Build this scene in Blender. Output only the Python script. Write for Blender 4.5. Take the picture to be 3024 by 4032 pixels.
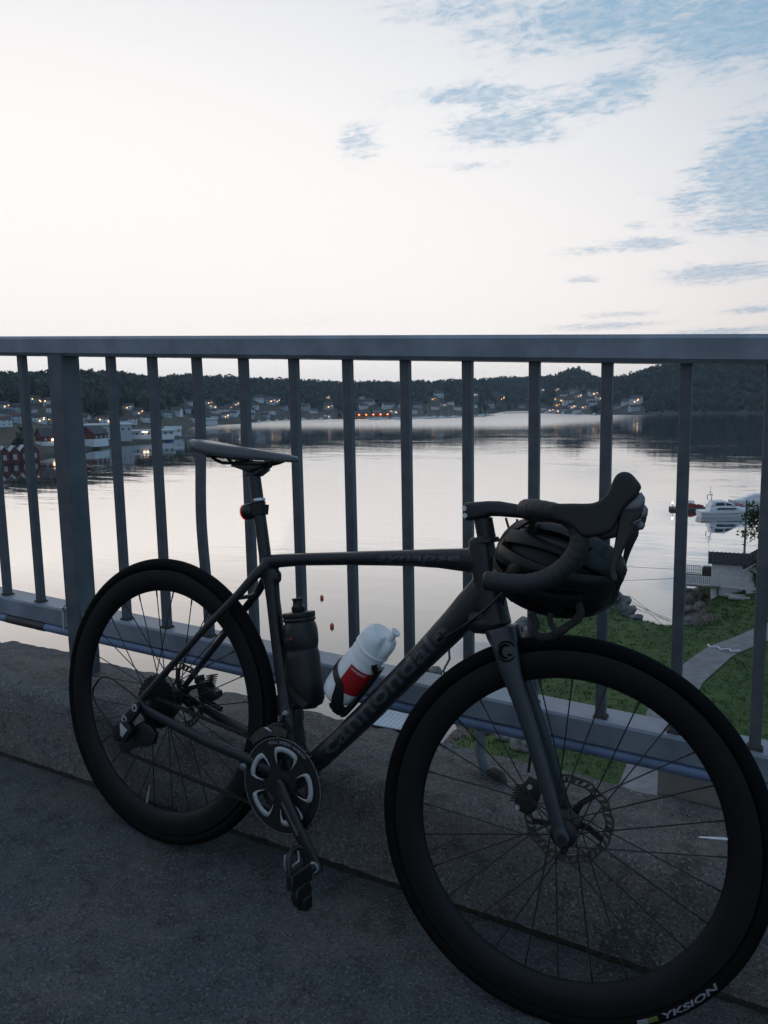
import bpy, bmesh, math, random
import numpy as np
from mathutils import Vector, Matrix, noise as mnoise

for o in list(bpy.data.objects):
    bpy.data.objects.remove(o)
scene = bpy.context.scene
C = scene.collection
rad = math.radians

# ------------------------------------------------------------------ camera
CAM = np.array([1.26759, -1.29671, 1.03069])
cd = bpy.data.cameras.new('camera')
cam = bpy.data.objects.new('camera', cd)
C.objects.link(cam)
cd.sensor_fit = 'VERTICAL'
cd.sensor_height = 36.0
cd.lens = 26.718
cd.clip_start = 0.05
cd.clip_end = 20000
cam.matrix_world = Matrix(((0.90075, -0.04426, 0.43208, CAM[0]),
                           (0.43394, 0.13415, -0.8909, CAM[1]),
                           (-0.01853, 0.98997, 0.14004, CAM[2]),
                           (0, 0, 0, 1)))
scene.camera = cam

# ------------------------------------------------------------------ sky and light
SUN_AZ, SUN_EL = -52.0, 2.0          # degrees clockwise from +Y, above the horizon
world = bpy.data.worlds.new('World')
scene.world = world
world.use_nodes = True
wt = world.node_tree
wt.nodes.clear()


class NB:
    """small node-building helper"""
    def __init__(self, tree):
        self.t = tree

    def n(self, kind, **kw):
        nd = self.t.nodes.new(kind)
        for k, v in kw.items():
            setattr(nd, k, v)
        return nd

    def link(self, a, b):
        self.t.links.new(a, b)

    def put(self, sock, val):
        if hasattr(val, 'is_output'):
            self.t.links.new(val, sock)
        else:
            sock.default_value = val

    def math(self, op, a, b=None, c=None, clamp=False):
        nd = self.n('ShaderNodeMath', operation=op)
        nd.use_clamp = clamp
        self.put(nd.inputs[0], a)
        if b is not None:
            self.put(nd.inputs[1], b)
        if c is not None:
            self.put(nd.inputs[2], c)
        return nd.outputs[0]

    def mix(self, fac, a, b, blend='MIX'):
        nd = self.n('ShaderNodeMix', data_type='RGBA', blend_type=blend)
        self.put(nd.inputs[0], fac)
        for i, v in ((6, a), (7, b)):
            if not hasattr(v, 'is_output') and len(v) == 3:
                v = (*v, 1)
            self.put(nd.inputs[i], v)
        return nd.outputs[2]

    def noise(self, vec, scale, detail=4, rough=.55, dist=0, dims='3D'):
        nd = self.n('ShaderNodeTexNoise', noise_dimensions=dims)
        if vec is not None:
            self.link(vec, nd.inputs['Vector'])
        nd.inputs['Scale'].default_value = scale
        nd.inputs['Detail'].default_value = detail
        nd.inputs['Roughness'].default_value = rough
        nd.inputs['Distortion'].default_value = dist
        return nd.outputs['Fac']

    def ramp(self, fac, a, b, va=0.0, vb=1.0, smooth=True):
        nd = self.n('ShaderNodeMapRange')
        nd.interpolation_type = 'SMOOTHSTEP' if smooth else 'LINEAR'
        self.put(nd.inputs[0], fac)
        for i, v in ((1, a), (2, b), (3, va), (4, vb)):
            nd.inputs[i].default_value = v
        return nd.outputs[0]

    def mapping(self, vec, scale=(1, 1, 1), rot=(0, 0, 0), loc=(0, 0, 0)):
        nd = self.n('ShaderNodeMapping')
        self.link(vec, nd.inputs[0])
        nd.inputs['Scale'].default_value = scale
        nd.inputs['Rotation'].default_value = rot
        nd.inputs['Location'].default_value = loc
        return nd.outputs[0]


w = NB(wt)
sky = w.n('ShaderNodeTexSky', sky_type='NISHITA')
sky.sun_disc = False
sky.sun_elevation = rad(SUN_EL)
sky.sun_rotation = rad(SUN_AZ)
sky.air_density = 1.0
sky.dust_density = 1.6
sky.ozone_density = 2.5
gen = w.n('ShaderNodeTexCoord').outputs['Generated']
sep = w.n('ShaderNodeSeparateXYZ')
w.link(gen, sep.inputs[0])
dx, dy, dz = sep.outputs
azm = w.math('MULTIPLY', w.math('ARCTAN2', dx, dy), 57.2958)
elv = w.math('MULTIPLY', w.math('ARCSINE', dz), 57.2958)
# thin high haze takes most of the colour out of the low sky
hsv = w.n('ShaderNodeHueSaturation')
hsv.inputs['Saturation'].default_value = 0.55
w.link(sky.outputs[0], hsv.inputs['Color'])
skycol = w.mix(1.0, hsv.outputs[0], (0.58, .64, .76), 'MULTIPLY')
# added fill: high sky brightened to light upward-facing surfaces
zen = w.math('MULTIPLY', w.ramp(elv, 18.0, 60.0), .62)
zv = w.n('ShaderNodeVectorMath', operation='SCALE')
zv.inputs[0].default_value = (.58, .86, 1.36)
w.link(zen, zv.inputs['Scale'])
skycol = w.mix(1.0, skycol, zv.outputs[0], 'ADD')
# pale veil of high haze lit by the sun that has just gone down
va = w.math('POWER', w.math('DIVIDE', w.math('SUBTRACT', azm, -47.0), 40.0), 2.0)
ve = w.math('POWER', w.math('DIVIDE', w.math('MAXIMUM', elv, 0.0), 22.5), 2.0)
veil = w.math('MULTIPLY', w.math('EXPONENT', w.math('MULTIPLY', w.math('ADD', va, ve), -1.0)), 6.2)
vcol = w.mix(w.ramp(elv, 0.0, 22.0), (1.12, .97, .90), (.90, 1.0, 1.10))
vm = w.n('ShaderNodeVectorMath', operation='SCALE')
w.link(vcol, vm.inputs[0])
w.link(veil, vm.inputs['Scale'])
skycol = w.mix(1.0, skycol, vm.outputs[0], 'ADD')
# cloud layer, laid out on a plane above the fjord
zz = w.math('ADD', w.math('MAXIMUM', dz, 0.0), 0.10)
comb = w.n('ShaderNodeCombineXYZ')
w.link(w.math('DIVIDE', dx, zz), comb.inputs[0])
w.link(w.math('DIVIDE', dy, zz), comb.inputs[1])
pl = w.mapping(comb.outputs[0], rot=(0, 0, rad(-8)), scale=(1.0, 1.5, 1))
n1 = w.noise(pl, 6.5, 5, .66, .7)
n2 = w.noise(pl, 24.0, 4, .68, .5)
nz = w.math('ADD', w.math('MULTIPLY', n1, .6), w.math('MULTIPLY', n2, .4))
nz = w.math('MULTIPLY', w.math('SUBTRACT', nz, .5), 4.2)
CLOUDS = [(-9.52, 23.95, 10.57, 1.77, 0.52), (-2.36, 22.3, 5.96, 2.2, 0.6), (-19.43, 25.09, 6.27, 1.08, 0.36), (-18.8, 20.46, 6.02, 0.85, 0.46), (-16.87, 18.44, 4.74, 1.42, 0.5), (-9.12, 20.17, 3.24, 1.23, 0.46), (-11.22, 19.34, 3.91, 0.95, 0.4), (-27.08, 17.84, 2.14, 1.17, 0.44), (-0.08, 14.15, 3.9, 3.15, 0.7), (-1.03, 11.26, 4.0, 0.9, 0.52), (-4.2, 13.0, 2.27, 1.29, 0.42), (-7.35, 10.49, 3.26, 0.59, 0.48), (-10.73, 10.34, 3.39, 0.39, 0.36), (-2.58, 8.25, 4.14, 0.71, 0.52), (-11.32, 8.42, 1.57, 0.31, 0.38), (-10.0, 5.18, 4.62, 0.35, 0.48), (-9.07, 5.93, 3.07, 0.31, 0.38), (-1.86, 4.46, 4.13, 0.3, 0.48), (-0.24, 5.77, 2.44, 0.3, 0.44), (-7.93, 11.71, 1.09, 0.32, 0.4), (-19.13, 16.23, 2.92, 0.34, 0.36), (-31.69, 6.24, 11.19, 0.84, 0.24)]
bias = None
for (a0, e0, sa, se, amp) in CLOUDS:
    g = w.math('ADD', w.math('POWER', w.math('DIVIDE', w.math('SUBTRACT', azm, a0), sa), 2.0),
               w.math('POWER', w.math('DIVIDE', w.math('SUBTRACT', elv, e0), se), 2.0))
    g = w.math('MULTIPLY', w.math('EXPONENT', w.math('MULTIPLY', g, -1.0)), amp)
    bias = g if bias is None else w.math('MAXIMUM', bias, g)
# the cloud field carries on to the right, out of the picture
side = w.math('MULTIPLY', w.ramp(w.math('ABSOLUTE', w.math('SUBTRACT', azm, 75.0)), 85.0, 55.0), .42)
bias = w.math('MAXIMUM', bias, side)
cm = w.ramp(w.math('ADD', w.math('MULTIPLY', nz, 1.5), w.math('MULTIPLY', bias, 5.2)), 0.55, 2.3)
cm = w.math('MULTIPLY', cm, w.ramp(n2, .32, .66, .66, 1.0))
cloud = w.mix(1.0, w.mix(1.0, skycol, (.22, .22, .22), 'MULTIPLY'), (.17, .46, .86), 'ADD')
col = w.mix(cm, skycol, cloud)
# the veil evens out the glow: bright parts level off softly
sepc = w.n('ShaderNodeSeparateColor')
w.link(col, sepc.inputs[0])
cmb = w.n('ShaderNodeCombineColor')
for i_, top in enumerate((2.16, 2.07, 2.01)):
    e_ = w.math('EXPONENT', w.math('MULTIPLY', sepc.outputs[i_], -.84))
    w.link(w.math('MULTIPLY', w.math('SUBTRACT', 1.0, e_), top), cmb.inputs[i_])
col = cmb.outputs[0]
bg = w.n('ShaderNodeBackground')
w.link(col, bg.inputs[0])
bg.inputs[1].default_value = 0.10
wo = w.n('ShaderNodeOutputWorld')
w.link(bg.outputs[0], wo.inputs[0])

sd = bpy.data.lights.new('sun', 'SUN')
sd.energy = 0.012
sd.angle = rad(40)
sd.color = (1.0, .72, .5)
sun = bpy.data.objects.new('sun', sd)
C.objects.link(sun)
sv = Vector((math.sin(rad(SUN_AZ)) * math.cos(rad(SUN_EL)), math.cos(rad(SUN_AZ)) * math.cos(rad(SUN_EL)), math.sin(rad(SUN_EL))))
sun.rotation_euler = sv.to_track_quat('Z', 'Y').to_euler()

vs = scene.view_settings
vs.view_transform = 'Standard'
vs.look = 'None'
vs.gamma = 1.0
vs.use_curve_mapping = False
vs.exposure = 2.3
scene.render.engine = 'CYCLES'
scene.cycles.max_bounces = 5
world.cycles.sampling_method = "MANUAL"
world.cycles.sample_map_resolution = 512
scene.cycles.transparent_max_bounces = 8

# ------------------------------------------------------------------ helpers
rng = random.Random(7)
nrs = np.random.RandomState(11)


class MB:
    """collects geometry for ONE mesh object"""
    def __init__(self):
        self.v = []
        self.f = []
        self.m = []
        self.cur = 0

    def add(self, vs, fs):
        o = len(self.v)
        self.v += [tuple(float(c) for c in p) for p in vs]
        self.f += [tuple(i + o for i in f) for f in fs]
        self.m += [self.cur] * len(fs)
        return self

    def box(self, c, s, rot=None, taper=1.0):
        P = []
        for sz in (-1, 1):
            t = taper if sz > 0 else 1
            for sx, sy in ((-1, -1), (1, -1), (1, 1), (-1, 1)):
                p = Vector((sx * s[0] / 2 * t, sy * s[1] / 2 * t, sz * s[2] / 2))
                if rot is not None:
                    p = rot @ p
                P.append((p[0] + c[0], p[1] + c[1], p[2] + c[2]))
        return self.add(P, [(3, 2, 1, 0), (4, 5, 6, 7), (0, 1, 5, 4), (1, 2, 6, 5), (2, 3, 7, 6), (3, 0, 4, 7)])

    def prism(self, poly, z0, z1, fn=None):
        """poly of 2D points; extruded from z0 to z1; fn maps (u, v, w) to a point"""
        fn = fn or (lambda u, v, w: (u, v, w))
        n = len(poly)
        P = [fn(u, v, z0) for u, v in poly] + [fn(u, v, z1) for u, v in poly]
        F = [tuple(range(n - 1, -1, -1)), tuple(range(n, 2 * n))]
        F += [(i, (i + 1) % n, n + (i + 1) % n, n + i) for i in range(n)]
        return self.add(P, F)

    def puff(self, poly, hw, bev, fn, k=4, shrink=None):
        """outline with rounded sides: poly in (u, v), width +-hw along w"""
        n = len(poly)
        A = np.array(poly, float)
        area = sum(A[i][0] * A[(i + 1) % n][1] - A[(i + 1) % n][0] * A[i][1] for i in range(n))
        nr = []
        for i in range(n):
            e1 = A[i] - A[i - 1]
            e2 = A[(i + 1) % n] - A[i]
            e1 /= max(np.linalg.norm(e1), 1e-9)
            e2 /= max(np.linalg.norm(e2), 1e-9)
            t = e1 + e2
            nn = np.array((t[1], -t[0]))
            nn /= max(np.linalg.norm(nn), 1e-9)
            nr.append(nn if area > 0 else -nn)
        nr = np.array(nr)
        P, F = [], []
        ws = []
        for j in range(k + 1):
            th = math.pi / 2 * (j / k)
            ws.append((-hw + bev * (1 - math.cos(th)), bev * (1 - math.sin(th))))
        ws = ws + [(-a, b) for a, b in reversed(ws)]
        for (wv, sh) in ws:
            for i in range(n):
                q = A[i] - nr[i] * sh
                P.append(fn(q[0], q[1], wv))
        L = len(ws)
        for j in range(L - 1):
            for i in range(n):
                F.append((j * n + i, j * n + (i + 1) % n, (j + 1) * n + (i + 1) % n, (j + 1) * n + i))
        F.append(tuple(range(n - 1, -1, -1)))
        F.append(tuple((L - 1) * n + i for i in range(n)))
        return self.add(P, F)

    def tube(self, pts, r, n=10, cap=True, up=None, rb=None, power=2.0, closed=False):
        """sweep along pts; r in the direction of `up`, rb across it"""
        P = [Vector(p) for p in pts]
        m = len(P)
        rr = r if isinstance(r, (list, tuple)) else [r] * m
        r2 = rr if rb is None else (rb if isinstance(rb, (list, tuple)) else [rb] * m)
        T = []
        for i in range(m):
            if closed:
                t = P[(i + 1) % m] - P[i - 1]
            else:
                t = P[min(i + 1, m - 1)] - P[max(i - 1, 0)]
            T.append(t.normalized())
        if up is None:
            u = Vector((0, 0, 1)) if abs(T[0].z) < .9 else Vector((0, 1, 0))
        else:
            u = Vector(up)
        vs, fs = [], []
        for i in range(m):
            u = (u - T[i] * u.dot(T[i]))
            if u.length < 1e-6:
                u = T[i].orthogonal()
            u.normalize()
            s = T[i].cross(u)
            for k in range(n):
                a = 2 * math.pi * k / n
                ca, sa = math.cos(a), math.sin(a)
                if power != 2.0:
                    ca = math.copysign(abs(ca) ** (2 / power), ca)
                    sa = math.copysign(abs(sa) ** (2 / power), sa)
                vs.append(P[i] + u * (rr[i] * ca) + s * (r2[i] * sa))
            if up is not None and False:
                u = Vector(up)
        last = m if closed else m - 1
        for i in range(last):
            j = (i + 1) % m
            for k in range(n):
                fs.append((i * n + k, i * n + (k + 1) % n, j * n + (k + 1) % n, j * n + k))
        if cap and not closed:
            fs.append(tuple(range(n - 1, -1, -1)))
            fs.append(tuple((m - 1) * n + k for k in range(n)))
        return self.add(vs, fs)

    def lathe(self, prof, org, axis, n=24, up=None, a0=0.0, a1=2 * math.pi, cap=True):
        """prof: (radius, height along axis)"""
        ax_ = Vector(axis).normalized()
        u = Vector(up) if up is not None else ax_.orthogonal()
        u = (u - ax_ * u.dot(ax_)).normalized()
        s = ax_.cross(u)
        org = Vector(org)
        full = abs(a1 - a0 - 2 * math.pi) < 1e-6
        cols = n if full else n + 1
        vs, fs = [], []
        for (r, h) in prof:
            for k in range(cols):
                a = a0 + (a1 - a0) * k / n
                vs.append(org + ax_ * h + (u * math.cos(a) + s * math.sin(a)) * r)
        for i in range(len(prof) - 1):
            for k in range(n):
                k2 = (k + 1) % cols
                fs.append((i * cols + k, i * cols + k2, (i + 1) * cols + k2, (i + 1) * cols + k))
        if full and cap:
            if prof[0][0] > 1e-5:
                fs.append(tuple(range(n - 1, -1, -1)))
            if prof[-1][0] > 1e-5:
                fs.append(tuple((len(prof) - 1) * cols + k for k in range(n)))
        return self.add(vs, fs)

    def build(self, name, mats, parent=None, smooth=None, fix=True):
        me = bpy.data.meshes.new(name)
        me.from_pydata(self.v, [], self.f)
        if not isinstance(mats, (list, tuple)):
            mats = [mats]
        for m in mats:
            me.materials.append(m)
        if len(mats) > 1:
            me.polygons.foreach_set('material_index', self.m)
        if fix:
            bm = bmesh.new()
            bm.from_mesh(me)
            bmesh.ops.recalc_face_normals(bm, faces=bm.faces)
            bm.to_mesh(me)
            bm.free()
        if smooth is not None:
            me.polygons.foreach_set('use_smooth', [True] * len(me.polygons))
            if smooth < 179:
                me.set_sharp_from_angle(angle=rad(smooth))
        o = bpy.data.objects.new(name, me)
        C.objects.link(o)
        if parent is not None:
            o.parent = parent
        return o


def tag(o, label=None, cat=None, group=None, kind=None):
    if label:
        o['label'] = label
    if cat:
        o['category'] = cat
    if group:
        o['group'] = group
    if kind:
        o['kind'] = kind
    return o


def thing(name, label, cat, loc=(0, 0, 0), rotz=0.0, group=None):
    o = bpy.data.objects.new(name, None)
    C.objects.link(o)
    o.location = loc
    o.rotation_euler = (0, 0, rotz)
    o.empty_display_size = .1
    return tag(o, label, cat, group)


def link_copy(ob, parent=None, matrix=None):
    c = ob.copy()
    C.objects.link(c)
    c.parent = parent
    if matrix is not None:
        c.matrix_local = matrix
    return c


def copy_tree(ob, parent=None):
    c = link_copy(ob, parent)
    for ch in [x for x in ob.children]:
        copy_tree(ch, c)
    return c


# ------------------------------------------------------------------ materials
def mat(name, col, rough=.6, metal=0.0, var=0.0, vscale=8.0, bump=0.0, bscale=60.0, emit=None, spec=.5, col2=None, coords='Object', rvar=0.0, bdist=.01):
    m = bpy.data.materials.new(name)
    m.use_nodes = True
    b = NB(m.node_tree)
    bs = m.node_tree.nodes['Principled BSDF']
    bs.inputs['Base Color'].default_value = (*col, 1)
    bs.inputs['Roughness'].default_value = rough
    bs.inputs['Metallic'].default_value = metal
    bs.inputs['Specular IOR Level'].default_value = spec
    tc = b.n('ShaderNodeTexCoord').outputs[coords]
    if var > 0 or col2:
        nz = b.noise(tc, vscale, 3, .6)
        lo = tuple(c * (1 - var) for c in col)
        hi = col2 or tuple(min(1, c * (1 + var)) for c in col)
        b.link(b.mix(b.ramp(nz, .3, .7), lo, hi), bs.inputs['Base Color'])
        if rvar:
            b.link(b.ramp(nz, .3, .7, rough - rvar, rough + rvar), bs.inputs['Roughness'])
    if bump > 0:
        bn = b.n('ShaderNodeBump')
        bn.inputs['Strength'].default_value = bump
        bn.inputs['Distance'].default_value = bdist
        b.link(b.noise(tc, bscale, 2, .6), bn.inputs['Height'])
        b.link(bn.outputs[0], bs.inputs['Normal'])
    if emit:
        bs.inputs['Emission Color'].default_value = (*emit[0], 1)
        bs.inputs['Emission Strength'].default_value = emit[1]
    return m


def concrete_mat(name, base, warm, dark, fine=420.0):
    m = bpy.data.materials.new(name)
    m.use_nodes = True
    b = NB(m.node_tree)
    bs = m.node_tree.nodes['Principled BSDF']
    tc = b.n('ShaderNodeTexCoord').outputs['Object']
    big = b.noise(tc, 2.6, 4, .65, .4)
    mid = b.noise(tc, 17, 4, .7)
    fin = b.noise(tc, fine, 2, .75)
    c = b.mix(b.ramp(big, .44, .62), base, warm)
    big2 = b.noise(b.mapping(tc, loc=(3.1, 1.7, .4)), 3.4, 4, .7, .8)
    c = b.mix(b.ramp(big2, .52, .70, 0, .65), c, dark)
    c = b.mix(b.ramp(mid, .46, .72, 0, .75), c, dark)
    vor = b.n('ShaderNodeTexVoronoi')
    b.link(tc, vor.inputs['Vector'])
    vor.inputs['Scale'].default_value = fine * .85
    sp = b.ramp(vor.outputs['Distance'], .12, .40, .0, 1.0)
    c = b.mix(1.0, c, b.mix(sp, (.68, .68, .68), (1.08, 1.08, 1.08)), 'MULTIPLY')
    c = b.mix(b.ramp(fin, .52, .70, .0, .85), c, tuple(min(1, x * 2.4) for x in base))
    b.link(c, bs.inputs['Base Color'])
    bs.inputs['Roughness'].default_value = .88
    bs.inputs['Specular IOR Level'].default_value = .25
    h = b.math('ADD', b.math('MULTIPLY', mid, .8), b.math('ADD', b.math('MULTIPLY', fin, .25), b.math('MULTIPLY', sp, .2)))
    bn = b.n('ShaderNodeBump')
    bn.inputs['Strength'].default_value = .9
    bn.inputs['Distance'].default_value = .008
    b.link(h, bn.inputs['Height'])
    b.link(bn.outputs[0], bs.inputs['Normal'])
    return m


M = {}
M['asphalt'] = concrete_mat('asphalt', (.066, .068, .071), (.090, .084, .078), (.030, .029, .028), 150)
M['concrete'] = concrete_mat('concrete', (.120, .118, .117), (.152, .136, .122), (.052, .048, .044), 150)
M['mortar'] = mat('mortar', (.48, .49, .51), .85, var=.2, vscale=6, bump=.3, bscale=90, col2=(.34, .30, .26))
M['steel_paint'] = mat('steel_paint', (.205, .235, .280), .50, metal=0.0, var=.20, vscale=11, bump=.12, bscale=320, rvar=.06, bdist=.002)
M['baluster_tone'] = mat('baluster_tone', (.086, .098, .116), .50, var=.22, vscale=14, bump=.12, bscale=320, rvar=.08, bdist=.002, col2=(.112, .120, .132))  # darker tone than the rails, for balusters and posts
M['pipe'] = mat('pipe', (.13, .18, .29), .42, var=.18, vscale=14, bump=.1, bscale=260, bdist=.002)
M['tape'] = mat('tape', (.045, .038, .036), .5, var=.35, vscale=30)
M['ziptie'] = mat('ziptie', (.42, .43, .43), .45)
M['rust'] = mat('rust', (.060, .045, .036), .9, var=.4, vscale=60, bump=.5, bscale=200)
M['moss'] = mat('moss', (.020, .016, .010), .95, var=.5, vscale=50, bump=.6, bscale=300)

# ------------------------------------------------------------------ the bridge deck's own axes
DO = Vector((0, 0, 0))
DA = Vector((0.99865, 0, -0.05203))      # along the railing, downhill to the right
DB = Vector((-0.00046, 0.99996, -0.00886))  # across, towards the water
DC = Vector((-0.00429, 0.00885, 0.99995))   # up the balusters


def dk(a, b, c):
    return DO + DA * a + DB * b + DC * c


def nz3(x, y, z=0.0):
    return mnoise.noise(Vector((x, y, z)))


# walkway: sheet with slight unevenness
mb = MB()
AS = [-60, -30, -14, -8, -5] + [x * .08 - 3.6 for x in range(76)] + [3, 5, 8, 14, 30, 60]
BS = [-9, -6, -4, -3] + [-2.4 + .08 * i for i in range(32)] + [.118]
for a in AS:
    for b in BS:
        mb.v.append(tuple(dk(a, b, nz3(a * 1.3, b * 1.3) * .003 - (.006 if b > .1 else 0))))
nb = len(BS)
for i in range(len(AS) - 1):
    for j in range(nb - 1):
        mb.f.append((i * nb + j, (i + 1) * nb + j, (i + 1) * nb + j + 1, i * nb + j + 1))
        mb.m.append(0)
tag(mb.build('walkway', M['asphalt'], smooth=180), kind='structure')

# concrete edge beam (kerb) with a broken outer edge
mb = MB()
AS = [-60, -30, -12, -7] + [x * .0125 - 4.5 for x in range(560)] + [3, 5, 9, 20, 60]
NP = 0
for a in AS:
    lump = nz3(a * 5.0, 3.1) * .016 + nz3(a * 19, 7.7) * .012 + nz3(a * 60, 1.2) * .005
    step = .030 * (1 if nz3(a * 2.3, 11.0) > .18 else 0)
    chip = nz3(a * 9, 2.0) * .004 + nz3(a * 33, 9) * .003
    e = .408 + lump - step
    prof = [(.1165, -.10), (.1165, -.004), (.1175 + chip * .4, .06), (.1175 + chip * .5, .13), (.1185 + chip, .195), (.126 + chip * 1.5, .211 + chip), (.146 + chip * 1.5, .2225)]
    for k in range(1, 11):
        bb = .146 + (e - .158) * k / 11
        prof.append((bb, .2225 + nz3(a * 11, bb * 40) * .0035 + nz3(a * 45, bb * 70, 4) * .0018 - .001 * k * (k > 6)))
    prof += [(e - .006, .214 + nz3(a * 30, 5) * .004), (e + .002, .196 + lump * .5), (e + .004 + nz3(a * 14, 3) * .01, .14), (e + .01, .0), (e + .01, -.7)]
    NP = len(prof)
    for (bb, cc) in prof:
        mb.v.append(tuple(dk(a, bb, cc)))
for i in range(len(AS) - 1):
    for j in range(NP - 1):
        mb.f.append((i * NP + j, (i + 1) * NP + j, (i + 1) * NP + j + 1, i * NP + j + 1))
        mb.m.append(0)
tag(mb.build('kerb', M['concrete'], smooth=55), kind='structure')

# moss and dirt along the joint between walkway and kerb
mb = MB()
n_ = 900
for i in range(n_):
    a = -2.6 + 5.0 * i / n_
    wd = .004 + .010 * max(0, nz3(a * 6, 5.5) + .35) + .006 * max(0, nz3(a * 40, 1.5)) + .004 * nz3(a * 120, 8)
    wd = max(wd, .0005)
    hg = .0015 + .004 * max(0, nz3(a * 30, 3.3)) + .002 * max(0, nz3(a * 90, 4.4))
    off = .003 * nz3(a * 15, 7.1)
    for (bb, cc) in ((.1155 - wd + off * .5, -.004), (.1155 - wd * .6 + off * .3, hg * .8 - .001), (.1150, hg * 1.6), (.1185, hg * 1.2)):
        mb.v.append(tuple(dk(a, bb, cc)))
for i in range(n_ - 1):
    for k in range(3):
        mb.f.append((i * 4 + k, (i + 1) * 4 + k, (i + 1) * 4 + k + 1, i * 4 + k + 1))
        mb.m.append(0)
tag(mb.build('moss', M['moss'], smooth=60), 'dark moss and grit lying along the walkway joint', 'moss', kind='stuff')

# ------------------------------------------------------------------ railing
RB = .3075
rail = thing('railing', 'blue grey painted steel bridge railing behind the bicycle', 'railing', tuple(dk(0, RB, .22)))
RI = Matrix.Translation(Vector(rail.location)).inverted()


def deckbox(mb, a0, a1, b0, b1, c0, c1, bev=.003, seg=1):
    """bar along the deck with bevelled long edges"""
    prof = [(b0 + bev, c0), (b1 - bev, c0), (b1, c0 + bev), (b1, c1 - bev), (b1 - bev, c1), (b0 + bev, c1), (b0, c1 - bev), (b0, c0 + bev)]
    n = len(prof)
    vs = []
    for a in (a0, a1):
        vs += [RI @ dk(a, b, c) for b, c in prof]
    fs = [(i, (i + 1) % n, n + (i + 1) % n, n + i) for i in range(n)] + [tuple(range(n))[::-1], tuple(range(n, 2 * n))]
    mb.add(vs, fs)


def deckpost(mb, a0, a1, b0, b1, c0, c1, bev=.002):
    prof = [(a0 + bev, b0), (a1 - bev, b0), (a1, b0 + bev), (a1, b1 - bev), (a1 - bev, b1), (a0 + bev, b1), (a0, b1 - bev), (a0, b0 + bev)]
    n = len(prof)
    vs = []
    for c in (c0, c1):
        vs += [RI @ dk(a, b, c) for a, b in prof]
    fs = [(i, (i + 1) % n, n + (i + 1) % n, n + i) for i in range(n)] + [tuple(range(n))[::-1], tuple(range(n, 2 * n))]
    mb.add(vs, fs)


mb = MB()
deckbox(mb, -40, 30, RB - .036, RB + .036, 1.161, 1.2155, .008)
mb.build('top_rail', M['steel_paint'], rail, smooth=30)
mb = MB()
deckbox(mb, -40, 30, RB - .030, RB + .058, .353, .4095, .005)
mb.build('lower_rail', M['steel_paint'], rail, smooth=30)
SP = .150214
A8 = .40176
bal0 = None
post0 = None
POSTS = [-.5264 + 2.0065 * k for k in range(-9, 7)]
k = 0
acur = A8
slots = []
for pa in POSTS:
    # twelve balusters between two posts
    first = pa + .1771
    for j in range(12):
        slots.append(first + j * SP)
M['rail_bal'] = M['steel_paint']
for a in slots:
    if bal0 is None:
        mb = MB()
        h = .011
        prof = [(-h + .002, -h), (h - .002, -h), (h, -h + .002), (h, h - .002), (h - .002, h), (-h + .002, h), (-h, h - .002), (-h, -h + .002)]
        vs = []
        for c in (.405, 1.165):
            vs += [DC * (c - .22) + DA * p + DB * q for p, q in prof]
        n = len(prof)
        mb.add(vs, [(i, (i + 1) % n, n + (i + 1) % n, n + i) for i in range(n)] + [tuple(range(n))[::-1], tuple(range(n, 2 * n))])
        # rusty weld bead at the foot
        mb.cur = 1
        vs = []
        for c, g in ((.4095, .0155), (.415, .0115)):
            vs += [DC * (c - .22) + DA * p + DB * q for p, q in ((-g, -g), (g, -g), (g, g), (-g, g))]
        mb.add(vs, [(0, 1, 5, 4), (1, 2, 6, 5), (2, 3, 7, 6), (3, 0, 4, 7)])
        bal0 = mb.build('baluster', [M['baluster_tone'], M['rust']], rail, smooth=40)
        bal0.location = DA * a
        bal0.data.transform(Matrix.Translation((0, 0, 0)))
    else:
        if abs(a) > 9:
            continue
        o = link_copy(bal0, rail)
        o.location = DA * a
# the one baluster that has been knocked out of line
bent_a = A8 + (5 - 8) * SP
for o in list(rail.children):
    if o.name.startswith('baluster') and abs(o.location.x - bent_a * DA.x) < .03:
        me = o.data.copy()
        bm = bmesh.new()
        bm.from_mesh(me)
        long_e = [e for e in bm.edges if abs((e.verts[0].co - e.verts[1].co).z) > .5]
        bmesh.ops.subdivide_edges(bm, edges=long_e, cuts=14, use_grid_fill=True)
        for v in bm.verts:
            c = v.co.z + .22
            t = (c - .41) / .75
            v.co += DA * (-.010 * math.exp(-((t - .42) / .2) ** 2) + .004 * math.exp(-((t - .8) / .15) ** 2))
        bm.to_mesh(me)
        bm.free()
        o.data = me
        o['label'] = 'slightly bent baluster behind the saddle'
for pa in POSTS:
    if post0 is None:
        mb = MB()
        deckpost(mb, -.0280, .0280, RB - .040, RB + .030, .16, 1.163, .004)
        post0 = mb.build('post', M['baluster_tone'], rail, smooth=40)
        post0.location = DA * pa
    else:
        o = link_copy(post0, rail)
        o.location = DA * pa

# conduit under the lower rail
cond = thing('conduit_pipe', 'thin blue conduit pipe strapped under the lower rail', 'pipe', tuple(dk(0, .29, .342)))
CI = Matrix.Translation(Vector(cond.location)).inverted()
mb = MB()
pts = []
for i in range(200):
    a = -12 + 22 * i / 199
    pts.append(CI @ dk(a, .286 + .002 * math.sin(a * 2.1), .3405 - .0015 * math.sin(a * 1.57 + 1)))
mb.tube(pts, .0128, 12)
mb.build('pipe', M['pipe'], cond, smooth=60)
mb = MB()
mb.tube([CI @ dk(a, .286 + .002 * math.sin(a * 2.1), .3405 - .0015 * math.sin(a * 1.57 + 1)) for a in (-.83, -.80, -.78, -.70, -.69, -.66)], [.0136, .0139, .0140, .0139, .0146, .0142], 12)
mb.build('tape_sleeve', M['tape'], cond, smooth=60)
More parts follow.
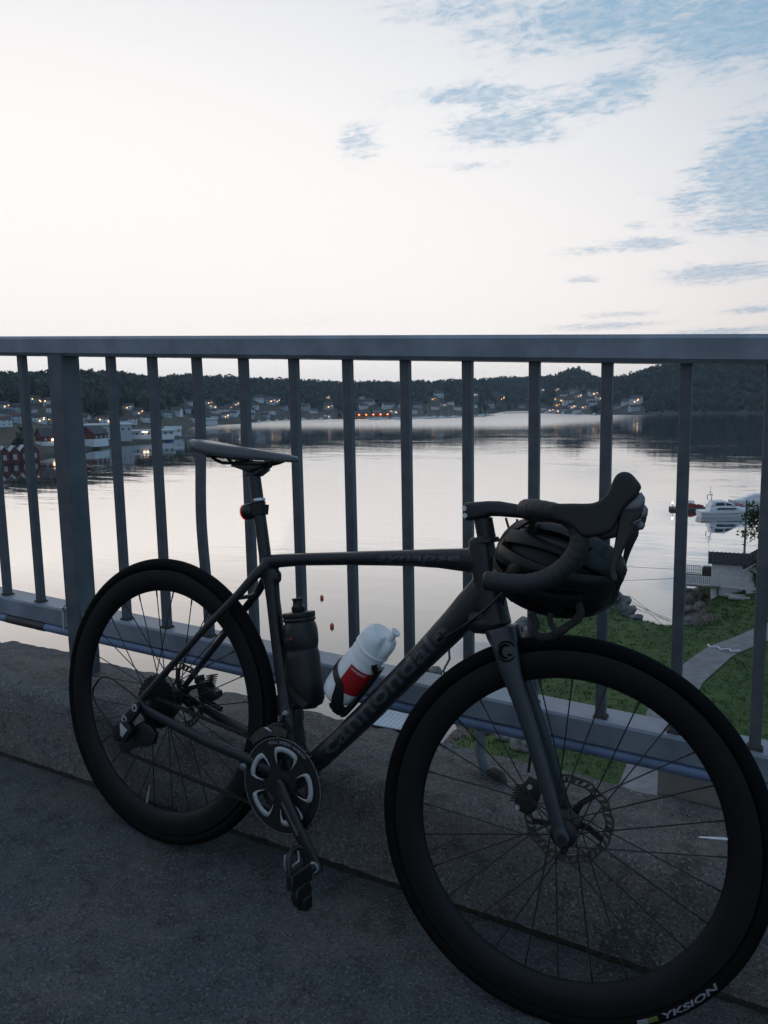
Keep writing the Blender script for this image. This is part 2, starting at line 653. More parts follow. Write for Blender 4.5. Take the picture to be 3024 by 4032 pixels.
# cable tie round the rail and the pipe
mb = MB()
at = -.575
loop = [(.2755, .4125), (.3675, .4125), (.3677, .36), (.3665, .35), (.30, .325), (.286, .3255), (.274, .333), (.2725, .342), (.2745, .352), (.2755, .38)]
vs = []
for (bb, cc) in loop:
    for da in (-.003, .003):
        vs.append(CI @ dk(at + da + .02 * (cc > .40) * 0, bb, cc))
n = len(loop)
fs = []
for i in range(n):
    j = (i + 1) % n
    fs.append((i * 2, j * 2, j * 2 + 1, i * 2 + 1))
mb.add(vs, fs)
mb.box(CI @ dk(at, .2735, .4135), (.010, .010, .008))
mb.tube([CI @ dk(at, .272, .4135), CI @ dk(at + .004, .285, .424), CI @ dk(at + .02, .30, .428), CI @ dk(at + .045, .312, .424)], .0022, 6)
o = mb.build('cable_tie', M['ziptie'], cond, smooth=60)
md = o.modifiers.new('thick', 'SOLIDIFY')
md.thickness = .0016
# a bracket that carries the pipe on the kerb
mb = MB()
mb.tube([CI @ dk(.745, .300, .212), CI @ dk(.742, .297, .238), CI @ dk(.735, .290, .262), CI @ dk(.735, .288, .327)], [.012, .012, .0105, .0105], 14)
mb.build('bracket', M['steel_paint'], cond, smooth=50)
mb = MB()
mb.tube([CI @ dk(.757, .292, .2235), CI @ dk(.772, .284, .236), CI @ dk(.790, .276, .231), CI @ dk(.800, .272, .219)], [.008, .013, .013, .006], 10)
mb.build('hole_standin', M['tape'], cond, smooth=60)  # added dark lump: its colour gives the shade of a hole in the kerb

# concrete block standing against the outside of the kerb
mb = MB()
prof = [(1.112, .420), (1.47, .416), (1.48, .60), (1.116, .61)]
vs = []
for c_, g in ((-.5, 0), (.262, 0), (.274, .008)):
    vs += [dk(a + (g if a < 1.3 else -g), b + (g if b < .5 else -g), c_ + nz3(a * 9, b * 9) * .004) for a, b in prof]
mb.add(vs, [(0, 1, 5, 4), (1, 2, 6, 5), (2, 3, 7, 6), (3, 0, 4, 7), (4, 5, 9, 8), (5, 6, 10, 9), (6, 7, 11, 10), (7, 4, 8, 11), (8, 9, 10, 11)])
o = mb.build('concrete_block', M['mortar'], smooth=30)
tag(o, 'smooth pale concrete block behind the kerb, seen through the front wheel', 'concrete block')

# ------------------------------------------------------------------ water
WZ = CAM[2] - 20.0


def water_mat():
    m = bpy.data.materials.new('water')
    m.use_nodes = True
    b = NB(m.node_tree)
    bs = m.node_tree.nodes['Principled BSDF']
    bs.inputs['Base Color'].default_value = (.020, .036, .052, 1)
    bs.inputs['Roughness'].default_value = .03
    bs.inputs['IOR'].default_value = 1.38
    tc = b.n('ShaderNodeTexCoord').outputs['Object']
    v1 = b.mapping(tc, rot=(0, 0, rad(-24)), scale=(.45, 1.0, 1))
    v2 = b.mapping(tc, rot=(0, 0, rad(-35)), scale=(.55, 1.0, 1))
    fine = b.noise(v1, 1.5, 3, .5, .3)
    mid = b.noise(v2, .42, 3, .5, .4)
    swell = b.noise(v1, .11, 2, .5)
    patch = b.noise(b.mapping(tc, rot=(0, 0, rad(-20)), scale=(.5, 1.4, 1)), .013, 5, .6, .6)
    sy_ = b.n('ShaderNodeSeparateXYZ')
    b.link(tc, sy_.inputs[0])
    far = b.ramp(sy_.outputs[1], 450.0, 900.0, .55, .80)
    sx_ = b.ramp(sy_.outputs[0], -190.0, -60.0, 1.0, 0.0)
    open_ = b.math('MULTIPLY', b.ramp(sy_.outputs[1], 420.0, 760.0), sx_)
    patch2 = b.noise(b.mapping(tc, rot=(0, 0, rad(-28)), scale=(.4, 1.2, 1)), .075, 3, .6, .8)
    k = b.math('MULTIPLY', b.math('MULTIPLY', b.ramp(patch, .40, .62, .30, 1.0), b.ramp(patch2, .36, .64, .35, 1.25)), far)
    h = b.math('ADD', b.math('MULTIPLY', fine, .032), b.math('ADD', b.math('MULTIPLY', mid, .09), b.math('MULTIPLY', swell, .16)))
    bn = b.n('ShaderNodeBump')
    bn.inputs['Distance'].default_value = 1.0
    bn.inputs['Strength'].default_value = 1.0
    b.link(b.math('MULTIPLY', h, b.math('MULTIPLY', k, .42)), bn.inputs['Height'])
    # mirror reflection boosted beyond real water's, so the surface shows brighter
    gl = b.n('ShaderNodeBsdfGlossy')
    b.link(b.math('ADD', .03, b.math('MULTIPLY', open_, .22)), gl.inputs['Roughness'])
    b.link(bn.outputs[0], gl.inputs['Normal'])
    df = b.n('ShaderNodeBsdfDiffuse')
    df.inputs['Color'].default_value = (.020, .036, .052, 1)
    fr = b.n('ShaderNodeFresnel')
    fr.inputs['IOR'].default_value = 1.333
    b.link(bn.outputs[0], fr.inputs['Normal'])
    mx = b.n('ShaderNodeMixShader')
    b.link(b.math('MINIMUM', b.math('MULTIPLY', fr.outputs[0], 2.8), .97), mx.inputs[0])
    b.link(df.outputs[0], mx.inputs[1])
    b.link(gl.outputs[0], mx.inputs[2])
    out = m.node_tree.nodes['Material Output']
    b.link(mx.outputs[0], out.inputs['Surface'])
    m.node_tree.nodes.remove(bs)
    return m


M['water'] = water_mat()
mb = MB()
S = 6000
mb.add([(-3600, -300, WZ), (2600, -300, WZ), (2600, 3500, WZ), (-3600, 3500, WZ)], [(0, 1, 2, 3)])
tag(mb.build('water', M['water']), kind='structure')

# ------------------------------------------------------------------ hills round the fjord
SHORE = [(-75, 240), (-62, 250), (-58.47, 274), (-55.63, 296), (-52.62, 327), (-50.47, 359), (-49.07, 376), (-47.18, 408), (-44.71, 470), (-42.62, 479), (-41.3, 520), (-39.78, 833), (-38.80, 902), (-36.28, 940), (-34.5, 1080), (-32.70, 1150), (-28.67, 1141), (-24.55, 1075), (-21.23, 1110), (-18.50, 1190), (-17.3, 1500), (-16.74, 1750), (-15.08, 1760), (-14.25, 1380), (-11.60, 1180), (-9.34, 1120), (-7.60, 1080), (-5.34, 1100), (-2.62, 1110), (0.88, 1089), (6.30, 1063), (14, 1000), (30, 900)]
RIDGE = [(-75, 2.5, 800), (-62, 2.45, 820), (-57.87, 2.424, 850), (-55.09, 2.386, 880), (-52.15, 2.373, 900), (-50.04, 2.489, 920), (-48.66, 2.556, 940), (-46.81, 2.621, 980), (-44.41, 2.421, 1050), (-42.35, 2.124, 1120), (-40.83, 2.272, 1200), (-39.59, 2.297, 1280), (-38.62, 2.288, 1320), (-36.13, 2.170, 1400), (-32.60, 1.902, 1500), (-28.60, 1.746, 1550), (-24.50, 1.598, 1550), (-21.21, 1.681, 1600), (-18.50, 1.733, 1750), (-16.74, 1.821, 2150), (-15.10, 1.799, 2150), (-14.28, 1.80, 1900), (-13.0, 1.92, 1760), (-12.4, 2.26, 1750), (-11.92, 2.40, 1750), (-11.45, 2.28, 1750), (-10.7, 1.85, 1720), (-10.0, 1.60, 1700), (-9.39, 1.45, 1600), (-7.68, 1.954, 1450), (-5.45, 2.474, 1450), (-2.77, 2.970, 1450), (0.68, 3.198, 1450), (6.05, 3.1, 1450), (14, 3.0, 1400), (30, 2.8, 1300)]
_sa = np.array([s[0] for s in SHORE]); _sr = np.array([s[1] for s in SHORE], float)
_ra = np.array([s[0] for s in RIDGE]); _re = np.array([s[1] for s in RIDGE]); _rr = np.array([s[2] for s in RIDGE], float)
TREE_H = 9.0


def shore_r(az):
    return np.interp(az, _sa, _sr)


def terrain(az, r):
    """height of the land at bearing az (degrees) and range r from the viewpoint"""
    rs = np.interp(az, _sa, _sr)
    rr = np.interp(az, _ra, _rr)
    top = CAM[2] + rr * np.tan(np.radians(np.interp(az, _ra, _re))) - TREE_H
    t = (r - rs) / (rr - rs)
    tt = np.clip(t, 0, 1)
    s = .42 * tt + .58 * tt * tt * (3 - 2 * tt)
    z = WZ + 1.3 + (top - WZ - 1.3) * s
    z = np.where(t > 1, top - (r - rr) * .10, z)
    und = np.sin(r * .021 + az * .9) * 2.2 + np.sin(r * .043 - az * 2.3) * 1.2
    z = z + und * np.clip(tt * 4 - .5, 0, 1) * np.clip(1.15 - tt, 0, 1)
    return np.where(t < 0, WZ + 1.3 + np.maximum(t * (rr - rs), -8) * .45, z)


def polar(az, r, z=None):
    a = np.radians(az)
    return CAM[0] + r * np.sin(a), CAM[1] + r * np.cos(a)


M['hillside'] = mat('hillside', (.040, .048, .028), .95, var=.5, vscale=.03, col2=(.07, .065, .045), bump=.6, bscale=.2, bdist=2.0)
azs = np.concatenate([np.arange(-75, -60, 1.0), np.arange(-60, 10, .25), np.arange(10, 30.1, 1.0)])
NR = 34
mb = MB()
for a in azs:
    rs = float(shore_r(a))
    rr = float(np.interp(a, _ra, _rr))
    for j in range(NR):
        if j == 0:
            r = rs - 8
        else:
            r = rs + (rr * 1.25 + 120 - rs) * ((j - 1) / (NR - 2)) ** 1.5
        jit = 6 * nz3(a * 3, j * .7) if j > 1 else 3 * nz3(a * 5, 2)
        x, y = polar(a, r + jit)
        mb.v.append((float(x), float(y), float(terrain(a, r + jit))))
for i in range(len(azs) - 1):
    for j in range(NR - 1):
        mb.f.append((i * NR + j, (i + 1) * NR + j, (i + 1) * NR + j + 1, i * NR + j + 1))
        mb.m.append(0)
tag(mb.build('hills', M['hillside'], smooth=180), kind='structure')

# ------------------------------------------------------------------ bicycle
M['frame'] = mat('frame_paint', (.014, .0165, .021), .34, var=.08, vscale=5, spec=.42)
M['gloss'] = mat('frame_letters', (.045, .050, .060), .24, spec=.6)
M['gloss_dark'] = mat('frame_emblem', (.004, .004, .004), .7, spec=.1)
M['carbon'] = mat('carbon_rim', (.0065, .007, .0075), .44, spec=.24, var=.12, vscale=20)
M['rubber'] = mat('rubber', (.0035, .0035, .0038), .75, spec=.12, var=.15, vscale=40, bump=.15, bscale=900, bdist=.001)
M['black'] = mat('black_parts', (.008, .008, .009), .42)
M['blackm'] = mat('black_metal', (.03, .03, .032), .38, metal=.6)
M['spoke'] = mat('spoke', (.010, .010, .010), .6)
M['steel'] = mat('bare_steel', (.38, .38, .39), .34, metal=.9, var=.2, vscale=60)
M['rotor'] = mat('rotor_steel', (.10, .095, .09), .45, metal=.8, var=.2, vscale=80)
M['silver'] = mat('silver', (.62, .64, .67), .3, metal=.7)
M['chain'] = mat('chain_steel', (.045, .044, .043), .5, metal=.8)
M['white_print'] = mat('white_print', (.17, .18, .20), .6)
M['grey_print'] = mat('grey_print', (.34, .36, .38), .4)
M['yellow_print'] = mat('yellow_print', (.10, .11, .015), .5)
M['tapewrap'] = mat('bar_tape', (.014, .015, .017), .6, bump=.35, bscale=700, bdist=.001)
M['hoodrub'] = mat('hood_rubber', (.010, .010, .011), .55, bump=.12, bscale=900, bdist=.001)
M['saddle'] = mat('saddle_cover', (.10, .106, .118), .36, var=.1, vscale=30)
M['plate'] = mat('lever_plate', (.16, .17, .19), .3, metal=.5)
M['bag'] = M['black']

BL, BD = 0.98424, 0.182683            # wheelbase, steering angle
SPT = Vector((0.94133, 0, -0.01353))  # a point on the steering axis
HA = rad(72.5)
SAX = Vector((-math.cos(HA), 0, math.sin(HA)))
RBK = Matrix(((0.99493, 0.07716, 0.06454), (-0.08502, 0.98791, 0.12967), (-0.05376, -0.1345, 0.98945)))
AXLE = Vector((0.02089, 0.04247, 0.33659))
WR = .34
base = AXLE + RBK @ Vector((0, 0, -WR))
bike = thing('bicycle', 'black carbon road bicycle with drop bars leaning on the bridge railing', 'bicycle')
bike.matrix_world = Matrix.Translation(base) @ RBK.to_4x4()
LIFT = Matrix.Translation((0, 0, WR))
STEER = LIFT @ Matrix.Translation(SPT) @ Matrix.Rotation(BD, 4, SAX) @ Matrix.Translation(-SPT)


def bpart(mb, name, m, parent=None, steer=False, smooth=45, local=None):
    o = mb.build(name, m, parent or bike, smooth=smooth)
    if parent is None:
        o.matrix_local = STEER if steer else LIFT
    if local is not None:
        o.matrix_local = local
    return o


def text_data(body, size, extrude=0.0, shear=0.0, spacing=1.0, bold=0.0):
    cu = bpy.data.curves.new('txt', 'FONT')
    cu.body = body
    cu.size = size
    cu.align_x = 'LEFT'
    cu.space_character = spacing
    cu.shear = shear
    cu.offset = bold
    cu.resolution_u = 3
    ob = bpy.data.objects.new('txt', cu)
    C.objects.link(ob)
    dg = bpy.context.evaluated_depsgraph_get()
    me = bpy.data.meshes.new_from_object(ob.evaluated_get(dg))
    bpy.data.objects.remove(ob)
    bpy.data.curves.remove(cu)
    bm = bmesh.new()
    bm.from_mesh(me)
    bmesh.ops.triangulate(bm, faces=bm.faces)
    for _ in range(3):
        le = [e for e in bm.edges if e.calc_length() > size * .16]
        if not le:
            break
        bmesh.ops.subdivide_edges(bm, edges=le, cuts=1)
        bmesh.ops.triangulate(bm, faces=bm.faces)
    vs = [tuple(v.co) for v in bm.verts]
    fs = [tuple(v.index for v in f.verts) for f in bm.faces]
    bm.free()
    bpy.data.meshes.remove(me)
    return vs, fs, max(v[0] for v in vs)


def text_mb(body, size, fn, width=None, **kw):
    vs, fs, wd = text_data(body, size, **kw)
    k = (width / wd) if width else 1.0
    mb = MB()
    mb.add([fn(x * k, y) for x, y, z in vs], fs)
    return mb


# ---- frame
mb = MB()


def ftube(pts, n=16, power=2.3):
    """pts: x, y, z, half height in plane, half width across"""
    P = [(p[0], p[1], p[2]) for p in pts]
    # up vector: perpendicular to the tube within the bike plane
    d = Vector(P[-1]) - Vector(P[0])
    up = Vector((-d.z, 0, d.x))
    mb.tube(P, [p[3] for p in pts], n, True, up, [p[4] for p in pts], power)


ftube([(.268, 0, .372, .0165, .017), (.306, 0, .3815, .0152, .0175), (.375, 0, .3945, .0138, .019), (.48, 0, .411, .0142, .0195), (.56, 0, .423, .0155, .019), (.63, 0, .433, .0165, .019), (.69, 0, .4405, .0190, .0195), (.742, 0, .445, .0225, .020), (.775, 0, .447, .025, .020)])
ftube([(.279, 0, .375, .0175, .017), (.284, 0, .352, .0205, .017), (.2925, 0, .325, .0165, .016), (.300, 0, .295, .0148, .0155), (.326, 0, .20, .0160, .016), (.352, 0, .12, .0185, .018), (.372, 0, .065, .021, .026), (.388, 0, .0, .023, .032), (.400, 0, -.06, .022, .034)])
ftube([(.792, 0, .40, .030, .022), (.765, 0, .362, .0315, .024), (.738, 0, .3245, .0295, .026), (.672, 0, .241, .0252, .0275), (.56, 0, .10, .0232, .029), (.462, 0, -.014, .0222, .033), (.405, 0, -.072, .021, .036)])
ftube([(.769, 0, .4925, .0215, .0215), (.7725, 0, .482, .0235, .0225), (.780, 0, .455, .026, .0235), (.796, 0, .405, .0275, .0255), (.812, 0, .355, .0275, .0275), (.8195, 0, .333, .028, .029)])
# lower head tube swelling into the down tube
ftube([(.775, 0, .335, .024, .026), (.80, 0, .335, .021, .028), (.825, 0, .340, .016, .029)])
# clamp bump below the top tube
mb.tube([(.296, 0, .362), (.305, 0, .352), (.306, 0, .340), (.298, 0, .328)], [.006, .0095, .0095, .005], 12, True, (1, 0, 0), [.008, .011, .011, .006])
# bottom bracket shell
mb.tube([(.403, -.040, -.077), (.403, .040, -.077)], .0235, 20)
for s in (-1, 1):
    ftube([(.392, s * .026, -.070, .017, .010), (.36, s * .034, -.062, .0145, .010), (.305, s * .0455, -.0475, .0125, .0095), (.20, s * .055, -.037, .0122, .0085), (.11, s * .061, -.0235, .0122, .008), (.03, s * .066, -.009, .0115, .0065), (-.008, s * .068, -.001, .011, .005)], 12)
    ftube([(.284, s * .010, .372, .0115, .010), (.262, s * .021, .345, .0115, .009), (.228, s * .034, .296, .0105, .0075), (.16, s * .046, .218, .0088, .0070), (.063, s * .058, .100, .0088, .0065), (.005, s * .066, .028, .0085, .006), (-.012, s * .068, .004, .010, .005)], 12)
    mb.tube([(-.006, s * .062, 0), (-.006, s * .0745, 0)], .0125, 14)
# bridge between the stays and cable guide on the far stay
mb.tube([(.222, -.034, .288), (.222, .034, .288)], .006, 8)
frame = bpart(mb, 'frame', M['frame'], smooth=180)
rm = frame.modifiers.new('blend', 'REMESH')
rm.mode = 'VOXEL'
rm.voxel_size = .0028
rm.use_smooth_shade = True
sm = frame.modifiers.new('smooth', 'SMOOTH')
sm.factor = .5
sm.iterations = 10


def decal(mbx, name, m, parent, target, off=.0007):
    o = mbx.build(name, m, parent, smooth=180)
    sw = o.modifiers.new('wrap', 'SHRINKWRAP')
    sw.target = target
    sw.wrap_method = 'PROJECT'
    sw.use_project_x = False
    sw.use_project_y = True
    sw.use_project_z = False
    sw.use_negative_direction = True
    sw.use_positive_direction = True
    sw.offset = off
    sw.wrap_mode = 'ABOVE_SURFACE'
    return o


# lettering on the down tube and top tube
dA, dB = Vector((.487, 0, .017)), Vector((.727, 0, .318))
dd = (dB - dA).normalized()
dn_ = Vector((-dd.z, 0, dd.x))
decal(text_mb('cannondale', .046, lambda x, y: tuple(dA + dd * x + dn_ * (y - .017) + Vector((0, -.045, 0))), width=(dB - dA).length, bold=.0008), 'letters', M['gloss'], frame, frame)
tA, tB = Vector((.560, 0, .4215)), Vector((.742, 0, .447))
td = (tB - tA).normalized()
tn = Vector((-td.z, 0, td.x))
decal(text_mb('synapse', .021, lambda x, y: tuple(tA + td * x + tn * (y - .003) + Vector((0, -.04, 0))), width=(tB - tA).length, shear=.25, bold=.0004), 'letters', M['gloss'], frame, frame)
# hose along the down tube into the frame
mb = MB()
mb.tube([(.835, -.012, .405), (.812, -.028, .372), (.790, -.0305, .348), (.762, -.0300, .322), (.736, -.0285, .302), (.716, -.0265, .292)], .0028, 8)
mb.lathe([(.006, 0), (.006, .012), (.003, .014)], (.716, -.0255, .291), (.6, -.1, .75), 10)
bpart(mb, 'brake_hose', M['black'])

# ---- fork (turns with the bars)
mb = MB()
mb.tube([(.8225, 0, .332), (.829, 0, .318), (.838, 0, .300)], [.026, .0245, .02], 16, True, (1, 0, 0), [.030, .034, .036], 2.4)
for s in (-1, 1):
    ftube([(.8335, s * .022, .332, .0250, .014), (.8465, s * .032, .302, .0240, .013), (.8600, s * .0370, .266, .0205, .0110), (.8735, s * .0395, .238, .0165, .0095), (.893, s * .0415, .200, .0148, .0085), (.922, s * .0440, .140, .0138, .0080), (.955, s * .0475, .066, .0130, .0075), (.975, s * .050, .018, .0125, .0065), (.981, s * .051, .004, .0135, .0055)], 14)
    mb.tube([(BL, s * .046, 0), (BL, s * .0575, 0)], .0135, 14)
M['fork_paint'] = mat('fork_paint', (.030, .035, .044), .34, var=.08, vscale=5, spec=.45)
fork = bpart(mb, 'fork', M['fork_paint'], steer=True, smooth=180)
rm = fork.modifiers.new('blend', 'REMESH')
rm.mode = 'VOXEL'
rm.voxel_size = .0026
rm.use_smooth_shade = True
sm = fork.modifiers.new('smooth', 'SMOOTH')
sm.factor = .5
sm.iterations = 8
# emblem: an open C made of two tapered arcs
mb = MB()
cx, cz = .8505, .297


def arc_band(r0, r1, a0, a1, sx, sz, ox=0, oz=0, n=16):
    vs = []
    for i in range(n + 1):
        t = i / n
        a = rad(a0 + (a1 - a0) * t)
        wdt = math.sin(math.pi * min(max(t * .94 + .03, 0), 1)) ** .6
        for r in ((r0 + r1) / 2 - (r1 - r0) / 2 * wdt, (r0 + r1) / 2 + (r1 - r0) / 2 * wdt):
            vs.append((cx + ox + r * math.cos(a) * sx, -.08, cz + oz + r * math.sin(a) * sz))
    mb.add(vs, [(2 * i, 2 * i + 2, 2 * i + 3, 2 * i + 1) for i in range(n)])


arc_band(.0072, .0142, 60, 300, 1.0, 1.05)
arc_band(.0150, .0186, 35, 165, 1.0, 1.0, .000, .000)
arc_band(.0150, .0186, 215, 345, 1.0, 1.0, .000, .000)
vs = [(cx + .003, -.08, cz - .0035), (cx + .013, -.08, cz - .0015), (cx + .011, -.08, cz - .0055), (cx + .004, -.08, cz - .008)]
mb.add(vs, [(0, 1, 2, 3)])
decal(mb, 'emblem', M['gloss_dark'], fork, fork)

# ---- wheels
RIM = [(.3135, -.0115), (.3135, -.0135), (.300, -.0142), (.288, -.0134), (.276, -.0108), (.2685, -.0072), (.2635, -.0030), (.2625, 0), (.2635, .0030), (.2685, .0072), (.276, .0108), (.288, .0134), (.300, .0142), (.3135, .0135), (.3135, .0115), (.308, .0), (.3135, -.0115)]


def make_wheel(org, phase, valve, steer, rear):
    T = Matrix.Translation(org)
    mb = MB()
    mb.lathe(RIM, (0, 0, 0), (0, 1, 0), 128, (1, 0, 0), cap=False)
    rim = bpart(mb, 'wheel', M['carbon'], steer=steer, smooth=40)
    rim.matrix_local = (STEER if steer else LIFT) @ T
    mb = MB()
    prof = []
    for i in range(21):
        a = 2 * math.pi * i / 20
        rr = .0139 * (1.0 + .04 * max(0, math.cos(a)) ** 3)
        prof.append((.326 + rr * math.cos(a), rr * math.sin(a) * .99))
    mb.lathe(prof, (0, 0, 0), (0, 1, 0), 144, (1, 0, 0), cap=False)
    # fine ribs either side of the tread
    for yy in (-.0112, .0112):
        mb.lathe([(.3335, yy), (.3342, yy + .0004), (.3342, yy + .0010), (.3335, yy + .0012)], (0, 0, 0), (0, 1, 0), 144, (1, 0, 0), cap=False)
    bpart(mb, 'tyre', M['rubber'], rim, smooth=60)
    # hub
    mb = MB()
    fl = .029
    if rear:
        mb.lathe([(.009, -.062), (.0125, -.045), (.0125, -.024), (.026, -.022), (.026, -.019), (.015, -.012), (.0145, .018), (.027, .026), (.027, .030), (.018, .034), (.018, .045), (.010, .062)], (0, 0, 0), (0, 1, 0), 24)
    else:
        mb.lathe([(.009, -.048), (.012, -.040), (.013, -.034), (.0235, -.031), (.0235, -.027), (.0125, -.02), (.012, .016), (.0245, .024), (.0245, .028), (.0175, .032), (.0175, .040), (.010, .048)], (0, 0, 0), (0, 1, 0), 24)
    bpart(mb, 'hub', M['black'], rim, smooth=40)
    sy = (-.0205, .028) if rear else (-.029, .026)
    base_sp = {}
    for i in range(28):
        th = rad(phase + i * 360 / 28)
        sd_ = i % 2
        lead = (i // 2) % 2
        key = (sd_, lead)
        if key not in base_sp:
            fa = rad(62) * (1 if lead else -1)
            p0 = Vector((.0228 * math.cos(fa), sy[sd_], .0228 * math.sin(fa)))
            p1 = Vector((.264, 0.0012 * (-1 if sd_ == 0 else 1), 0))
            mbs = MB()
            d_ = (p1 - p0)
            mbs.tube([p0, p0 + d_ * .94], .00125, 6)
            mbs.tube([p0 + d_ * .935, p1], .0019, 6)
            so = mbs.build('spoke', M['spoke'], rim, smooth=60)
            base_sp[key] = so
        else:
            so = link_copy(base_sp[key], rim)
        so.matrix_local = Matrix.Rotation(-th, 4, 'Y')
    mb = MB()
    va = rad(valve)
    vd = Vector((math.cos(va), 0, math.sin(va)))
    mb.tube([vd * .266, vd * .255], .0032, 8)
    mb.tube([vd * .2555, vd * .236], .0029, 8)
    mb.tube([vd * .237, vd * .2195], .0019, 8)
    bpart(mb, 'valve', M['silver'], rim)
    # disc rotor on the far side
    mb = MB()
    ry = .0465 if not rear else .0545

    def ring(r0, r1, n=120):
        for y_ in (ry - .0009,):
            mb.lathe([(r0, y_), (r1, y_), (r1, y_ + .0018), (r0, y_ + .0018), (r0, y_)], (0, 0, 0), (0, 1, 0), n, (1, 0, 0), cap=False)
    nseg = 36
    wav = lambda a: .0012 * math.sin(a * 12)
    for (ra, rb_) in ((.0755, .0800), (.0640, .0675)):
        vs, fs = [], []
        n = 144
        for i in range(n):
            a = 2 * math.pi * i / n
            for (r_, y_) in ((ra + wav(a), ry), (rb_ + wav(a), ry), (rb_ + wav(a), ry + .0018), (ra + wav(a), ry + .0018)):
                vs.append((r_ * math.cos(a), y_, r_ * math.sin(a)))
        for i in range(n):
            j = (i + 1) % n
            for q in range(4):
                fs.append((i * 4 + q, i * 4 + (q + 1) % 4, j * 4 + (q + 1) % 4, j * 4 + q))
        mb.add(vs, fs)
    for i in range(nseg):
        a = 2 * math.pi * i / nseg
        e = .03 if i % 3 else .055
        c0, c1 = a - e, a + e + .03
        vs = []
        for y_ in (ry, ry + .0018):
            for r_, aa in ((.0668, c0), (.0668, c1), (.0762, c1 - .06), (.0762, c0 - .06)):
                vs.append((r_ * math.cos(aa), y_, r_ * math.sin(aa)))
        mb.add(vs, [(0, 1, 2, 3), (7, 6, 5, 4), (0, 4, 5, 1), (1, 5, 6, 2), (2, 6, 7, 3), (3, 7, 4, 0)])
    rot_ = bpart(mb, 'brake_rotor', M['rotor'], rim, smooth=40)
    mb = MB()
    for i in range(5):
        a = 2 * math.pi * i / 5 + (.9 if not rear else .55)
        vs = []
        for y_ in (ry - .002, ry + .0035):
            for r_, aa in ((.014, a - .55), (.014, a + .55), (.040, a + .30), (.0665, a + .10), (.0665, a - .06), (.040, a + .02)):
                vs.append((r_ * math.cos(aa), y_, r_ * math.sin(aa)))
        mb.add(vs, [tuple(range(6)), tuple(range(11, 5, -1))] + [(q, (q + 1) % 6, 6 + (q + 1) % 6, 6 + q) for q in range(6)])
    mb.lathe([(.012, ry - .004), (.021, ry - .004), (.021, ry + .006), (.012, ry + .006)], (0, 0, 0), (0, 1, 0), 20)
    bpart(mb, 'rotor_carrier', M['black'], rim, smooth=40)
    return rim


rear_wheel = make_wheel(Vector((0, 0, 0)), 12.4, -96.3, False, True)
front_wheel = make_wheel(Vector((BL, 0, 0)), 4.0, 10.3, True, False)

# lettering on the front tyre
RT = .3262


def on_tyre(a, dr):
    """bearing a (degrees) on the near sidewall, dr outwards across the wall"""
    ph = dr / .0139
    ph = max(-1.2, min(1.2, ph))
    r_ = RT + .01445 * math.sin(ph)
    y_ = -.01445 * math.cos(ph)
    aa = rad(a)
    return (r_ * math.cos(aa), y_, r_ * math.sin(aa))


bpart(text_mb('YKSION', .0125, lambda x, y: on_tyre(-54.3 + x / RT * 57.3, .0042 - y), width=.112, shear=.2, bold=.0004), 'letters', M['white_print'], front_wheel, smooth=180)
for (a0, a1, mm) in ((-61.6, -58.3, 'white_print'), (-58.2, -55.3, 'yellow_print')):
    mb = MB()
    vs = []
    for i in range(7):
        for j in range(5):
            vs.append(on_tyre(a0 + (a1 - a0) * i / 6, -.0040 + .0080 * j / 4))
    mb.add(vs, [(i * 5 + j, (i + 1) * 5 + j, (i + 1) * 5 + j + 1, i * 5 + j + 1) for i in range(6) for j in range(4)])
    bpart(mb, 'tyre_mark', M[mm], front_wheel, smooth=180)

# ---- crankset
ringy = -.0475
mb = MB()
ring_prof = []


def plate(mb, inner, outer, n, y0, y1):
    """flat annulus between two radius functions of angle"""
    vs, fs = [], []
    for i in range(n):
        a = 2 * math.pi * i / n
        ri, ro = inner(a), outer(a)
        for r_, y_ in ((ri, y0), (ro, y0), (ro, y1), (ri, y1)):
            vs.append((r_ * math.cos(a), y_, r_ * math.sin(a)))
    for i in range(n):
        j = (i + 1) % n
        for q in range(4):
            fs.append((i * 4 + q, i * 4 + (q + 1) % 4, j * 4 + (q + 1) % 4, j * 4 + q))
    mb.add(vs, fs)


def tooth(nt, r, h):
    return lambda a: r + h * max(0.0, math.cos(a * nt)) ** 1.0


WIN = [rad(13 + 72 * k) for k in range(5)]
plate(mb, lambda a: .0790, tooth(50, .0995, .0032), 300, ringy - .0015, ringy + .0015)
for k in range(5):
    a = WIN[k] + rad(36)
    vs = []
    pro = ((.020, -.75), (.020, .75), (.040, .36), (.062, .24), (.0795, .36), (.0805, .0), (.0795, -.36), (.062, -.24), (.040, -.36))
    for y_ in (ringy - .0040, ringy + .0015):
        for r_, e in pro:
            vs.append((r_ * math.cos(a + e), y_, r_ * math.sin(a + e)))
    m_ = len(pro)
    mb.add(vs, [tuple(range(m_)), tuple(range(2 * m_ - 1, m_ - 1, -1))] + [(q, (q + 1) % m_, m_ + (q + 1) % m_, m_ + q) for q in range(m_)])
mb.lathe([(.012, ringy - .006), (.034, ringy - .005), (.034, ringy + .004), (.012, ringy + .004)], (0, 0, 0), (0, 1, 0), 30)
CT = Matrix.Translation((.403, 0, -.077))
chainring = bpart(mb, 'chainring', M['black'], smooth=40)
chainring.matrix_local = LIFT @ CT
mb = MB()
plate(mb, lambda a: .0560, tooth(34, .0660, .0030), 272, -.0395, -.0365)
bpart(mb, 'inner_ring', M['blackm'], chainring, smooth=40)
# bare edge of the big ring
mb = MB()
plate(mb, lambda a: .0978, lambda a: .0998, 180, ringy - .0021, ringy - .0014)
bpart(mb, 'ring_edge', M['steel'], chainring, smooth=40)
